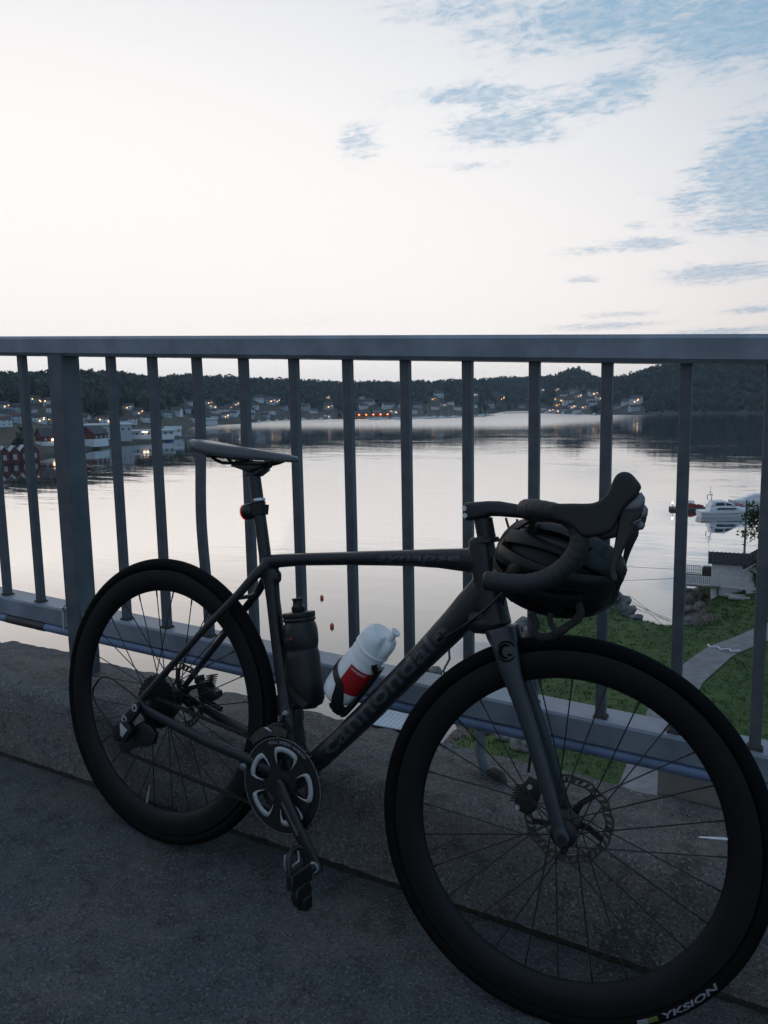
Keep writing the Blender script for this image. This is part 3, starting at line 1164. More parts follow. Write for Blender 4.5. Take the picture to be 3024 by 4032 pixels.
# grey U-shaped inlays round the five openings
for k in range(5):
    mb = MB()
    a = WIN[k]
    outer, inner = [], []
    N_ = 22
    for i in range(N_ + 1):
        t = -1 + 2 * i / N_
        s_ = abs(t)
        if s_ < .62:
            r_o, e = .0825 - .0035 * (s_ / .62) ** 4, t / .62 * .38
            wd = .0105
        else:
            q = (s_ - .62) / .38
            r_o = .0790 - .034 * q ** 1.1
            e = math.copysign(.38 + .08 * math.sin(q * 2.2) * (1 - q * .6), t)
            wd = .0105 * (1 - q) ** .8
        outer.append((r_o, e))
        if s_ < .62:
            inner.append((r_o - wd, e * .80))
        else:
            q = (s_ - .62) / .38
            inner.append((r_o - wd * (1 - q) * .7, e - math.copysign(.075 * (1 - q) ** .7 + .002, t)))
    vs = []
    for (ro, eo), (ri, ei) in zip(outer, inner):
        vs.append((ro * math.cos(a + eo), ringy - .0046, ro * math.sin(a + eo)))
        vs.append((ri * math.cos(a + ei), ringy - .0046, ri * math.sin(a + ei)))
    mb.add(vs, [(2 * i, 2 * i + 2, 2 * i + 3, 2 * i + 1) for i in range(N_)])
    o = bpart(mb, 'ring_inlay', M['grey_print'], chainring, smooth=180)
    sd2 = o.modifiers.new('thick', 'SOLIDIFY')
    sd2.thickness = .003
    sd2.offset = 0
bpart(text_mb('FULL SPEED AHEAD', .0085, lambda x, y: ((.0872 + y) * math.cos(rad(119) - x / .090), ringy - .0019, (.0872 + y) * math.sin(rad(119) - x / .090)), width=.103, shear=.15), 'letters', M['grey_print'], chainring, smooth=180)
# crank arms
ca = math.atan2(-.123, .116)
for s, ang in ((-1, ca), (1, ca + math.pi)):
    mb = MB()
    dv = Vector((math.cos(ang), 0, math.sin(ang)))
    L_ = .170
    mb.tube([dv * -.012 + Vector((0, s * .056, 0)), dv * .0 + Vector((0, s * .057, 0)), dv * .03 + Vector((0, s * .061, 0)), dv * .09 + Vector((0, s * .066, 0)), dv * .15 + Vector((0, s * .070, 0)), dv * (L_ + .004) + Vector((0, s * .071, 0)), dv * (L_ + .015) + Vector((0, s * .071, 0))],
            [.014, .0185, .0175, .0150, .0145, .0145, .008], 14, True, tuple(dv.cross(Vector((0, 1, 0)))), [.009, .010, .0085, .0072, .0070, .0070, .006], 2.8)
    arm = bpart(mb, 'crank_arm', M['black'], smooth=60)
    arm.matrix_local = LIFT @ CT
    mb = MB()
    mb.lathe([(.0, s * .0675), (.006, s * .0675), (.0065, s * .066), (.0125, s * .0665), (.0135, s * .064)], (0, 0, 0), (0, 1, 0), 20)
    bpart(mb, 'crank_bolt', M['blackm'], arm)
    if s < 0:
        nv = dv.cross(Vector((0, 1, 0)))
        decal(text_mb('cannondale', .0135, lambda x, y: tuple(dv * (.030 + x) + nv * (-(y - .0045)) * -1 + Vector((0, -.10, 0))), width=.072), 'letters', M['white_print'], arm, arm, .0005)
    # pedal
    org = dv * L_
    mb = MB()
    P = lambda u, w_, y_: tuple(org + Vector((math.cos(rad(-78)), 0, math.sin(rad(-78)))) * u + Vector((math.cos(rad(12)), 0, math.sin(rad(12)))) * w_ + Vector((0, s * y_, 0)))
    mb.tube([P(0, 0, .070), P(0, 0, .082), P(0, 0, .150)], [.008, .0075, .006], 12)
    ped = bpart(mb, 'pedal', M['blackm'])
    ped.matrix_local = LIFT @ CT
    mb = MB()
    # platform: outline in (u along the hanging body, y outwards)
    mb.puff([(-.015, .093), (.015, .093), (.017, .104), (.016, .150), (.013, .158), (-.013, .158), (-.016, .150), (-.017, .104)], .0085, .004, lambda u, y_, w_: P(u, w_, y_))
    mb.tube([P(u, w_, y_) for u, y_, w_ in ((-.010, .098, 0), (-.030, .100, -.002), (-.046, .106, -.004), (-.054, .118, -.005), (-.054, .136, -.005), (-.046, .147, -.004), (-.030, .152, -.002), (-.010, .153, 0))], .0052, 8)
    mb.puff([(.012, .106), (.030, .100), (.046, .106), (.052, .118), (.052, .136), (.046, .147), (.030, .152), (.012, .147)], .008, .004, lambda u, y_, w_: P(u, w_ + .003, y_))
    mb.puff([(.034, .112), (.056, .114), (.060, .126), (.056, .139), (.034, .141)], .011, .004, lambda u, y_, w_: P(u, w_ + .008, y_))
    bpart(mb, 'pedal_body', M['black'], ped, smooth=50)
    mb = MB()
    mb.tube([P(-.050, -.012, .108), P(-.032, -.013, .105), P(-.022, -.012, .108), P(-.022, -.012, .148), P(-.032, -.013, .151), P(-.050, -.012, .148)], .0022, 6)
    bpart(mb, 'clip_bar', M['silver'], ped)
    mb = MB()
    mb.lathe([(.0105, .0715), (.0115, .0735), (.0115, .0775), (.008, .0785)], tuple(org), (0, s, 0), 18)
    bpart(mb, 'axle_washer', M['silver'], ped)

# ---- cassette, derailleurs, chain
mb = MB()
for i in range(11):
    y_ = -.0205 - .0038 * i - .002
    rc = .063 - (.063 - .024) * (i / 10) ** .8
    nt = int(2 * math.pi * rc / .0127)
    plate(mb, lambda a: rc * .55, tooth(nt, rc - .002, .0038), max(60, nt * 6), y_ - .0009, y_ + .0009)
mb.lathe([(.016, -.022), (.018, -.022), (.018, -.062), (.012, -.066)], (0, 0, 0), (0, 1, 0), 20)
cs_ = bpart(mb, 'cassette', M['chain'], smooth=40)
yc = -.052
mb = MB()


def bikexz(y0, hw, bev=.003):
    return lambda u, v, w_: (u, y0 + w_, v)


mb.tube([(-.006, -.068, -.002), (-.006, -.080, -.002)], .0115, 16)
mb.puff([(-.018, -.004), (-.006, .008), (.006, .004), (.006, -.012), (-.022, -.046), (-.040, -.050), (-.046, -.038), (-.038, -.024)], .006, .003, bikexz(-.080, 0))
rd_ = bpart(mb, 'rear_derailleur', M['black'], smooth=50)
mb = MB()
mb.puff([(-.040, -.040), (-.028, -.036), (-.012, -.058), (-.018, -.076), (-.034, -.092), (-.052, -.082), (-.050, -.060)], .009, .004, bikexz(-.078, 0))
mb.puff([(-.074, -.062), (-.062, -.050), (-.052, -.060), (-.052, -.094), (-.066, -.100), (-.078, -.086)], .008, .003, bikexz(-.074, 0))
mb.puff([(-.020, -.052), (.000, -.036), (.030, -.040), (.048, -.056), (.044, -.080), (.020, -.094), (-.010, -.092), (-.030, -.078)], .007, .003, bikexz(-.062, 0))
bpart(mb, 'derailleur_body', M['black'], rd_, smooth=50)
mb = MB()
mb.puff([(-.046, -.046), (-.020, -.058), (-.034, -.078), (-.041, -.074)], .0015, .001, bikexz(-.0885, 0))
bpart(mb, 'derailleur_plate', M['grey_print'], rd_, smooth=50)
for (px_, pz_) in ((-.006, -.002), (-.0365, -.036)):
    mb = MB()
    mb.lathe([(.0045, -.0865), (.0088, -.0865), (.0092, -.080), (.0045, -.080), (.0045, -.0865)], (px_, 0, pz_), (0, 1, 0), 18, cap=False)
    bpart(mb, 'pivot_bolt', M['silver'], rd_)
mb = MB()
mb.puff([(.020, -.052), (.034, -.066), (.026, -.082), (-.040, -.120), (-.070, -.126), (-.080, -.112), (-.070, -.098), (-.030, -.086)], .0012, .0008, bikexz(-.059, 0))
bpart(mb, 'pulley_cage', M['black'], rd_, smooth=50)
for (px_, pz_) in ((.012, -.068), (-.062, -.112)):
    mb = MB()
    nt = 11
    vs0 = len(mb.v)
    plate(mb, lambda a: .006, tooth(nt, .0185, .003), 88, -.0535, -.0505)
    mb.v = [(x + px_, y, z + pz_) for x, y, z in mb.v]
    bpart(mb, 'pulley', M['black'], rd_, smooth=40)
mb = MB()
RC_ = [(-.012, -.070, .014), (-.030, -.074, .024), (-.057, -.077, .034), (-.090, -.078, .0445), (-.110, -.078, .0465), (-.129, -.077, .043), (-.147, -.076, .030), (-.161, -.075, .008), (-.164, -.075, -.006), (-.156, -.075, -.022), (-.140, -.075, -.036), (-.115, -.075, -.050), (-.094, -.075, -.063), (-.080, -.075, -.074)]
mb.tube(RC_, .0026, 8)
mb.tube([RC_[-2], RC_[-1]], .0042, 8)
bpart(mb, 'shift_cable', M['black'], rd_)

# chain path: upper run, round the cog, guide pulley, tension pulley, lower run, round the ring
path = []


def arcpts(c, r, a0, a1, n):
    for i in range(n):
        a = rad(a0 + (a1 - a0) * i / (n - 1))
        path.append((c[0] + r * math.cos(a), c[1] + r * math.sin(a)))


arcpts((.403, -.077), .0665, -96, 94, 40)      # forward round the inner ring (bottom to top)
arcpts((.0, .0), .0235, 88, 265, 14)
arcpts((.012, -.068), .0195, 120, -40, 10)
arcpts((-.062, -.112), .0195, 60, 270, 12)
path.append(path[0])
PP = [Vector((x, 0, z)) for x, z in path]
acc = [0.0]
for i in range(1, len(PP)):
    acc.append(acc[-1] + (PP[i] - PP[i - 1]).length)
tot = acc[-1]
nl = int(tot / .0127) // 2 * 2
mb = MB()
cum = 0


def at_len(s_):
    s_ = s_ % tot
    for i in range(1, len(acc)):
        if acc[i] >= s_:
            t = (s_ - acc[i - 1]) / max(1e-9, acc[i] - acc[i - 1])
            p = PP[i - 1].lerp(PP[i], t)
            fr = max(0, min(1, p.x / .403))
            p.y = -.050 + .012 * fr
            return p
    return PP[-1]


pins = [at_len(i * tot / nl) for i in range(nl)]
for i in range(nl):
    a, b = pins[i], pins[(i + 1) % nl]
    d_ = (b - a)
    up_ = Vector((0, 1, 0)).cross(d_).normalized()
    mid_ = (a + b) / 2
    o_ = .0029 if i % 2 else .0018
    for s in (-1, 1):
        c_ = Vector((0, s * o_, 0))
        q = [a - d_ * .28 + up_ * .0022, a - d_ * .05 + up_ * .0043, mid_ + up_ * .0028, b + d_ * .05 + up_ * .0043, b + d_ * .28 + up_ * .0022,
             b + d_ * .28 - up_ * .0022, b + d_ * .05 - up_ * .0043, mid_ - up_ * .0028, a - d_ * .05 - up_ * .0043, a - d_ * .28 - up_ * .0022]
        vs = [p + c_ - Vector((0, .0005, 0)) for p in q] + [p + c_ + Vector((0, .0005, 0)) for p in q]
        mb.add(vs, [tuple(range(10)), tuple(range(19, 9, -1))] + [(k, (k + 1) % 10, 10 + (k + 1) % 10, 10 + k) for k in range(10)])
    mb.tube([a - Vector((0, .0036, 0)), a + Vector((0, .0036, 0))], .0019, 6)
bpart(mb, 'chain', M['chain'], smooth=40)

# front derailleur
mb = MB()
for y_ in (-.0335, -.0535):
    vs, n = [], 10
    for i in range(n + 1):
        a = rad(88 + 52 * i / n)
        for r_ in (.1045, .116 + .006 * math.sin(i / n * 3.1) + .004):
            for yy in (y_, y_ + .0015):
                vs.append((.403 + r_ * math.cos(a), yy, -.077 + r_ * math.sin(a)))
    mb.add(vs, [f for i in range(n) for f in ((i * 4, i * 4 + 4, i * 4 + 6, i * 4 + 2), (i * 4 + 1, i * 4 + 3, i * 4 + 7, i * 4 + 5), (i * 4, i * 4 + 1, i * 4 + 5, i * 4 + 4), (i * 4 + 2, i * 4 + 6, i * 4 + 7, i * 4 + 3))] + [(0, 2, 3, 1), (n * 4, n * 4 + 1, n * 4 + 3, n * 4 + 2)])
fd = bpart(mb, 'front_derailleur', M['rotor'], smooth=40)
mb = MB()
mb.puff([(.345, .030), (.362, .046), (.385, .052), (.392, .030), (.380, .022), (.350, .022)], .011, .004, bikexz(-.036, 0))
mb.tube([(.372, -.030, .050), (.375, -.024, .072), (.377, -.012, .082)], .0055, 8)
bpart(mb, 'derailleur_arm', M['black'], fd, smooth=50)
mb = MB()
mb.puff([(.345, .034), (.356, .037), (.368, .032), (.366, .028), (.352, .031)], .009, .002, bikexz(-.045, 0))
bpart(mb, 'derailleur_cap', M['silver'], fd, smooth=50)
mb = MB()
mb.tube([(.384, -.026, .070), (.384, -.034, .070)], .0052, 10)
mb.tube([(.384, -.033, .070), (.384, -.039, .070)], .0034, 6)
bpart(mb, 'anchor_bolt', M['silver'], fd)

# chainstay end cap (bright plug near the bottom bracket)
mb = MB()
mb.lathe([(0, 0), (.006, 0), (.0085, -.002), (.009, -.006)], (.304, -.060, -.064), (.25, -1, -.1), 16)
bpart(mb, 'frame_plug', M['plate'], frame, smooth=50)

# ---- brake calipers
mb = MB()
mb.puff([(.062, .036), (.070, .054), (.088, .056), (.104, .044), (.124, .040), (.128, .028), (.112, .014), (.070, .018)], .013, .005, bikexz(.052, 0))
mb.puff([(.050, .046), (.052, .060), (.064, .066), (.070, .052), (.064, .040)], .010, .003, bikexz(.052, 0))
mb.tube([(.066, .052, .012), (.135, .052, -.002)], .007, 8)
rc2 = bpart(mb, 'rear_caliper', M['black'], smooth=50)
mb = MB()
for i in range(6):
    u = .070 + i * .0056
    mb.box((.0935 + .001 * i, .050, .046 + i * .0054), (.020, .022, .0024), Matrix.Rotation(rad(-14), 3, 'Y'))
bpart(mb, 'cooling_fin', M['blackm'], rc2)
mb = MB()
mb.puff([(.886, .012), (.894, .040), (.905, .062), (.920, .058), (.930, .030), (.924, .000), (.912, -.010), (.898, -.008)], .013, .005, bikexz(.054, 0))
mb.puff([(.884, .006), (.894, .010), (.900, .000), (.894, -.010), (.884, -.006)], .007, .003, bikexz(.056, 0))
fc2 = bpart(mb, 'front_caliper', M['black'], steer=True, smooth=50)
mb = MB()
for i in range(7):
    mb.box((.882 + i * .0012, .054, .010 + i * .0052), (.016, .020, .0022), Matrix.Rotation(rad(-15), 3, 'Y'))
bpart(mb, 'cooling_fin', M['blackm'], fc2)
for (x_, z_) in ((.9095, .043), (.8915, 0.0)):
    mb = MB()
    mb.lathe([(0, -.002), (.0045, -.002), (.005, .0), (.005, .014)], (x_, .040, z_), (0, 1, 0), 14)
    bpart(mb, 'caliper_bolt', M['silver'], fc2)
mb = MB()
mb.tube([(.846, .034, .300), (.868, .052, .250), (.893, .058, .180), (.902, .058, .110), (.902, .056, .064)], .0027, 8)
bpart(mb, 'brake_hose', M['black'], steer=True)
# thru axle ends and mudguard eyelet on the near dropout
mb = MB()
mb.lathe([(.0032, -.060), (.0072, -.060), (.0078, -.057), (.0078, -.050)], (BL, 0, 0), (0, 1, 0), 18, cap=False)
mb.lathe([(.0028, -.056), (.0052, -.056), (.0052, -.049), (.0028, -.049), (.0028, -.056)], (BL + .004, 0, -.0205), (0, 1, 0), 14, cap=False)
bpart(mb, 'front_axle', M['blackm'], steer=True)

# ---- seatpost and saddle
mb = MB()
mb.tube([(.272, 0, .36), (.266, 0, .390), (.2155, 0, .565)], .0136, 20)
mb.puff([(.196, .556), (.203, .572), (.245, .590), (.252, .575), (.232, .560)], .013, .004, bikexz(0, 0))
mb.puff([(.160, .576), (.172, .590), (.245, .594), (.252, .582), (.215, .566)], .020, .005, bikexz(0, 0))
sp = bpart(mb, 'seatpost', M['frame'], smooth=50)
mb = MB()
mb.lathe([(.0141, 0), (.0143, .001), (.0143, .005), (.0141, .006)], (.2365, 0, .4925 + .012), (-.277, 0, .961), 24)
bpart(mb, 'height_mark', M['silver'], sp)
# saddle: lofted sections  x, half width, top z, crown drop, side depth
secs = [(.050, .030, .6290, .010, .012), (.058, .050, .6305, .010, .018), (.075, .066, .6300, .010, .024), (.100, .0715, .6275, .009, .028), (.130, .066, .6250, .008, .029), (.160, .052, .6230, .007, .029), (.190, .037, .6215, .006, .027), (.220, .0275, .6200, .0055, .025), (.250, .0225, .6180, .005, .022), (.280, .0200, .6160, .005, .0195), (.305, .0185, .6140, .005, .017), (.322, .015, .6115, .005, .013), (.329, .008, .6080, .004, .008)]
mb = MB()
n = 22
for (x_, hw, zt, dr, dp) in secs:
    for k in range(n):
        t = k / (n - 1) * 2 - 1
        yy = hw * math.sin(t * math.pi / 2)
        s_ = abs(t)
        zz_ = zt - dr * s_ ** 2.2 - (dp - dr) * max(0, (s_ - .72) / .28) ** 1.3
        if s_ > .72:
            yy *= 1 - .10 * ((s_ - .72) / .28)
        mb.v.append((x_, yy, zz_))
for i in range(len(secs) - 1):
    for k in range(n - 1):
        mb.f.append((i * n + k, i * n + k + 1, (i + 1) * n + k + 1, (i + 1) * n + k))
        mb.m.append(0)
mb.f.append(tuple(range(n)))
mb.m.append(0)
mb.f.append(tuple((len(secs) - 1) * n + k for k in range(n)))
mb.m.append(0)
sad = bpart(mb, 'saddle', M['saddle'], smooth=70)
so_ = sad.modifiers.new('thick', 'SOLIDIFY')
so_.thickness = .006
so_.offset = -1
mb = MB()
for s in (-1, 1):
    mb.tube([(.085, s * .036, .608), (.100, s * .030, .600), (.122, s * .024, .586), (.140, s * .0215, .5815), (.19, s * .0215, .5845), (.245, s * .0215, .588), (.270, s * .017, .594), (.300, s * .009, .604), (.318, s * .006, .606)], .0038, 8)
bpart(mb, 'saddle_rail', M['black'], sad)
for (nm_, outl_, hw_) in (('saddle_bridge', [(.080, .600), (.094, .612), (.120, .612), (.112, .592), (.098, .590)], .030), ('rail_clamp', [(.150, .590), (.156, .606), (.176, .606), (.184, .592)], .020), ('nose_bracket', [(.240, .588), (.262, .604), (.300, .604), (.280, .596)], .012)):
    mb = MB()
    mb.puff(outl_, hw_, .004, bikexz(0, 0))
    bpart(mb, nm_, M['black'], sad, smooth=50)
mb = MB()
mb.tube([(.196, 0, .578), (.196, 0, .604)], .0028, 6)
bpart(mb, 'clamp_bolt', M['black'], sad, smooth=50)

# ---- stem, spacers, bars
mb = MB()
mb.tube([SPT + SAX * s_ for s_ in (.526, .5270, .536, .5365, .546, .5465, .556, .5565, .566)], [.0178, .0176, .0176, .0172, .0176, .0172, .0176, .0172, .0176], 24)
mb.tube([SPT + SAX * s_ for s_ in (.520, .522, .528, .530)], [.0235, .0240, .0225, .0180], 24)
bpart(mb, 'headset_spacer', M['black'], steer=True, smooth=35)
mb = MB()
mb.puff([(.7325, .546), (.738, .553), (.752, .5555), (.779, .5605), (.800, .5625), (.840, .5600), (.862, .5645), (.874, .560), (.879, .549), (.874, .538), (.860, .5335), (.840, .5360), (.800, .5345), (.784, .5330), (.777, .528), (.752, .521), (.741, .5195)], .0175, .008, bikexz(0, 0))
stem = bpart(mb, 'stem', M['frame'], steer=True, smooth=60)
for (x_, z_) in ((.7375, .5415), (.7405, .5285)):
    mb = MB()
    mb.lathe([(.0016, -.0165), (.0016, -.0195), (.0042, -.0195), (.0045, -.018), (.0045, -.013)], (x_, 0, z_), (0, 1, 0), 14)
    bpart(mb, 'stem_bolt', M['silver'], stem)
BARP = [(.862, 0, .5485), (.863, .05, .5490), (.866, .10, .5500), (.872, .140, .5510), (.886, .170, .5510), (.905, .187, .5500), (.925, .194, .5480), (.945, .196, .5440), (.960, .197, .5330), (.968, .198, .515), (.966, .199, .494), (.954, .200, .4705), (.932, .202, .4490), (.905, .204, .4355), (.875, .206, .4300), (.845, .207, .4290), (.833, .207, .4290)]
mb = MB()
full = [(x_, -y_, z_) for x_, y_, z_ in BARP[:0:-1]] + [BARP[0]] + BARP[1:]
mb.tube(full, .0113, 12)
mb.tube([(.862, -.045, .5487), (.862, .045, .5487)], .0152, 16)
bar = bpart(mb, 'handlebar', M['black'], steer=True, smooth=60)
# wrapped tape: overlapping turns
def dense(pts, n):
    P = [Vector(p) for p in pts]
    acc_ = [0]
    for i in range(1, len(P)):
        acc_.append(acc_[-1] + (P[i] - P[i - 1]).length)
    out = []
    for k in range(n):
        s_ = acc_[-1] * k / (n - 1)
        i = next(j for j in range(1, len(acc_)) if acc_[j] >= s_ - 1e-9)
        t = (s_ - acc_[i - 1]) / (acc_[i] - acc_[i - 1])
        p0, p1, p2, p3 = P[max(i - 2, 0)], P[i - 1], P[i], P[min(i + 1, len(P) - 1)]
        out.append(.5 * ((2 * p1) + (p2 - p0) * t + (2 * p0 - 5 * p1 + 4 * p2 - p3) * t * t + (3 * p1 - p0 - 3 * p2 + p3) * t ** 3))
    return out


for s in (-1, 1):
    mb = MB()
    D_ = dense([(x_, s * y_, z_) for x_, y_, z_ in BARP[2:]], 190)
    rr_ = []
    for i in range(len(D_)):
        ph = (i % 7) / 7
        rr_.append(.0152 + .0008 * ph)
    mb.tube(D_, rr_, 14)
    bpart(mb, 'bar_tape', M['tapewrap'], bar, smooth=60)
    mb = MB()
    e = Vector(BARP[-1])
    e.y *= s
    mb.lathe([(.0, .004), (.012, .0035), (.0145, .001), (.0145, -.004)], e, (-1, 0, 0), 16)
    bpart(mb, 'bar_plug', M['black'], bar)
# shifters
def smooth_loop(pts, k):
    out = []
    n_ = len(pts)
    for i in range(n_):
        p0, p1, p2, p3 = (np.array(pts[(i + d) % n_]) for d in (-1, 0, 1, 2))
        for q in range(k):
            t = q / k
            out.append(tuple(.5 * (2 * p1 + (p2 - p0) * t + (2 * p0 - 5 * p1 + 4 * p2 - p3) * t * t + (3 * p1 - p0 - 3 * p2 + p3) * t ** 3)))
    return out


HOOD = [(.920, .5600), (.935, .5625), (.953, .5648), (.979, .5678), (.992, .5745), (1.002, .5875), (1.0075, .6075), (1.0135, .6170), (1.0225, .6205), (1.032, .6180), (1.0415, .6090), (1.0485, .6005), (1.046, .5960), (1.044, .586), (1.034, .574), (1.024, .558), (1.018, .540), (1.012, .5275), (.990, .5180), (.972, .5160), (.962, .5240), (.945, .5330), (.925, .5380)]
LEVER = [(1.0225, .5640), (1.0205, .533), (1.0200, .511), (1.0180, .480), (1.0195, .462), (1.0245, .4540), (1.0300, .4585), (1.0265, .4695), (1.0300, .490), (1.0370, .5145), (1.0430, .5320), (1.0425, .5450), (1.0500, .5500), (1.0535, .560), (1.0540, .5770), (1.0480, .5900), (1.0380, .5800)]
for s in (-1, 1):
    yc_ = s * .199
    mb = MB()
    mb.puff(smooth_loop(HOOD, 3), .0190, .004, lambda u, v, w_: (u, yc_ + w_ - s * .01 * max(0, u - .96), v), k=5)
    hood = bpart(mb, 'shifter_hood', M['hoodrub'], steer=True, smooth=180)
    rm = hood.modifiers.new('blend', 'REMESH')
    rm.mode = 'VOXEL'
    rm.voxel_size = .0016
    rm.use_smooth_shade = True
    sm = hood.modifiers.new('round', 'SMOOTH')
    sm.factor = .5
    sm.iterations = 32
    mb = MB()
    mb.puff(smooth_loop(LEVER, 2), .0075, .004, lambda u, v, w_: (u, yc_ + s * .002 + w_ + s * .35 * max(0, .53 - v) * .4, v))
    bpart(mb, 'brake_lever', M['black'], hood, smooth=60)
    mb = MB()
    mb.puff([(1.0225, .5635), (1.028, .5605), (1.0480, .5640), (1.0555, .5730), (1.0550, .5850), (1.0490, .5925), (1.040, .5855)], .0125, .006, lambda u, v, w_: (u, yc_ + w_, v))
    bpart(mb, 'lever_plate', M['plate'], hood, smooth=60)
    mb = MB()
    mb.puff([(1.036, .5595), (1.0480, .5605), (1.0535, .5520), (1.0500, .5440), (1.0420, .5410), (1.036, .548)], .0085, .005, lambda u, v, w_: (u, yc_ + w_, v))
    bpart(mb, 'shift_paddle', M['plate'], hood, smooth=60)
    for (x_, z_) in ((1.0155, .5535), (1.0115, .5450)):
        mb = MB()
        mb.lathe([(0, -.0155), (.0022, -.0155), (.0024, -.014), (.0024, -.008)], (x_, yc_, z_), (0, 1, 0), 10)
        bpart(mb, 'hood_screw', M['silver'], hood)
# hoses looping from the bars into the frame
mb = MB()
mb.tube([(.93, -.185, .535), (.905, -.150, .535), (.875, -.110, .532), (.848, -.080, .512), (.833, -.058, .478), (.830, -.042, .440), (.832, -.026, .405), (.829, -.010, .372)], .0026, 8)
mb.tube([(.93, .185, .535), (.905, .140, .530), (.868, .060, .522), (.848, .010, .500), (.836, -.020, .462), (.836, -.026, .425), (.838, -.014, .402)], .0026, 8)
mb.tube([(.815, -.010, .533), (.823, -.012, .515), (.833, -.012, .500), (.840, -.010, .480)], .0022, 8)
mb.tube([(.835, -.006, .533), (.838, -.008, .515), (.845, -.010, .500), (.846, -.010, .480)], .0022, 8)
bpart(mb, 'control_hose', M['black'], steer=True)

# ------------------------------------------------------------------ things carried on the bicycle
BM = bike.matrix_world.copy() @ LIFT       # bicycle axes with the origin on the rear axle
M['bottle_black'] = mat('bottle_black', (.005, .0055, .0065), .42)
M['bottle_white'] = mat('bottle_white', (.80, .81, .82), .38, var=.04, vscale=20)
M['label_red'] = mat('label_red', (.40, .010, .014), .4)
M['door_print'] = mat('label_print', (.7, .7, .7), .5)
M['print_dim'] = mat('print_dim', (.11, .11, .115), .4)
M['print_red'] = mat('print_red', (.45, .03, .03), .4)
M['light_red'] = mat('tail_light_lens', (.75, .06, .02), .3, emit=((1.0, .07, .01), .10))
M['strap'] = mat('strap', (.011, .011, .012), .7)
M['helmet'] = mat('helmet_shell', (.004, .0045, .005), .38, spec=.32, var=.1, vscale=20)
M['liner'] = mat('helmet_foam', (.010, .010, .011), .75)


def carried(name, label, cat, org):
    t = thing(name, label, cat)
    t.matrix_world = BM @ Matrix.Translation(org)
    return t


# black bottle in the seat tube cage
bo = Vector((.4155, 0, .085))
bax = Vector((-.222, 0, .975))
b1 = carried('water_bottle', 'black sports bottle standing in the seat tube cage', 'bottle', bo)
mb = MB()
mb.lathe([(0, .0), (.026, .0), (.0335, .003), (.0370, .010), (.0372, .060), (.0368, .104), (.0360, .114), (.0342, .119), (.0342, .124), (.0352, .127), (.0366, .135), (.0372, .150), (.0366, .163), (.0345, .173), (.0320, .178), (.0312, .183)], (0, 0, 0), bax, 40)
bpart(mb, 'bottle_body', M['bottle_black'], b1, smooth=50)
mb = MB()
prof = [(.0330, .180), (.0346, .182), (.0348, .186), (.0335, .188), (.0348, .190), (.0350, .197), (.0340, .1995), (.016, .2005), (0, .2005)]
mb.lathe(prof, (0, 0, 0), bax, 48)
bpart(mb, 'bottle_cap', M['bottle_black'], b1, smooth=40)
mb = MB()
mb.lathe([(.0135, .200), (.0150, .203), (.0150, .211), (.0125, .213), (.0112, .217), (.0106, .223), (.0122, .2275), (.0122, .2295), (.006, .230), (0, .229)], (0, 0, 0), bax, 24)
bpart(mb, 'nozzle', M['bottle_black'], b1, smooth=40)


def on_bottle(th, h_, r_, axis):
    axis = Vector(axis)
    n_ = Vector((0, -1, 0))
    s_ = axis.cross(n_)
    s_.normalize()
    return tuple(axis * h_ + (n_ * math.cos(th) - s_ * math.sin(th) * (1 if s_.x < 0 else -1)) * r_)


bpart(text_mb('ELITE', .011, lambda x, y: on_bottle(-.75 + x / .037, .143 + y, .0375, bax), width=.024), 'letters', M['print_dim'], b1, smooth=180)
mb = MB()
mb.add([on_bottle(-.02 + .06 * i, .145 + .006 * j, .0377, bax) for i in range(3) for j in range(2)], [(0, 2, 3, 1), (2, 4, 5, 3)])
bpart(mb, 'print_mark', M['print_red'], b1, smooth=180)

# white bottle in the down tube cage
wo_ = Vector((.4835, 0, .1225))
wax = Vector((.553, 0, .833))
b2 = carried('water_bottle', 'white sports bottle with red label in the down tube cage', 'bottle', wo_)
mb = MB()
mb.lathe([(0, -.006), (.015, -.005), (.026, -.001), (.0335, .008), (.0365, .022), (.0370, .045), (.0370, .100), (.0365, .108), (.0352, .112), (.0352, .120), (.0362, .124), (.0345, .136), (.0330, .140)], (0, 0, 0), wax, 44)
bpart(mb, 'bottle_body', M['bottle_white'], b2, smooth=50)
mb = MB()
n = 48
lev = [(.0362, .136), (.0378, .1375), (.0380, .1420), (.0362, .1445), (.0362, .1480), (.0366, .1600), (.0360, .1680), (.0335, .1770), (.0270, .1830), (.0120, .1850), (.0, .1850)]
uu = wax.cross(Vector((0, 1, 0))).normalized()
vv = Vector((0, 1, 0))
for li, (r_, h_) in enumerate(lev):
    for k in range(n):
        a = 2 * math.pi * k / n
        cut = 0
        if h_ > .150:
            cut = .012 * max(0, math.cos(a * 1.5 + .5)) ** 10 * min(1, (h_ - .150) / .02)
        rr_ = max(0.0, r_ - cut * (1 if r_ > .02 else 0))
        mb.v.append(tuple(wax * h_ + (uu * math.cos(a) + vv * math.sin(a)) * rr_))
for i in range(len(lev) - 1):
    for k in range(n):
        mb.f.append((i * n + k, i * n + (k + 1) % n, (i + 1) * n + (k + 1) % n, (i + 1) * n + k))
        mb.m.append(0)
bpart(mb, 'bottle_cap', M['bottle_white'], b2, smooth=35)
mb = MB()
nzo = wax * .180 + Vector((.016, -.002, -.006))
mb.lathe([(.0095, 0), (.0085, .006), (.0072, .010), (.0078, .0165), (.0105, .0190), (.0105, .0215), (.006, .0225), (0, .0215)], nzo, wax + Vector((.10, 0, -.05)), 22)
bpart(mb, 'nozzle', M['bottle_white'], b2, smooth=40)
mb = MB()
for i in range(25):
    for j in range(6):
        mb.v.append(on_bottle(-.05 + 1.55 * i / 24, .040 + .062 * j / 5, .0376, wax))
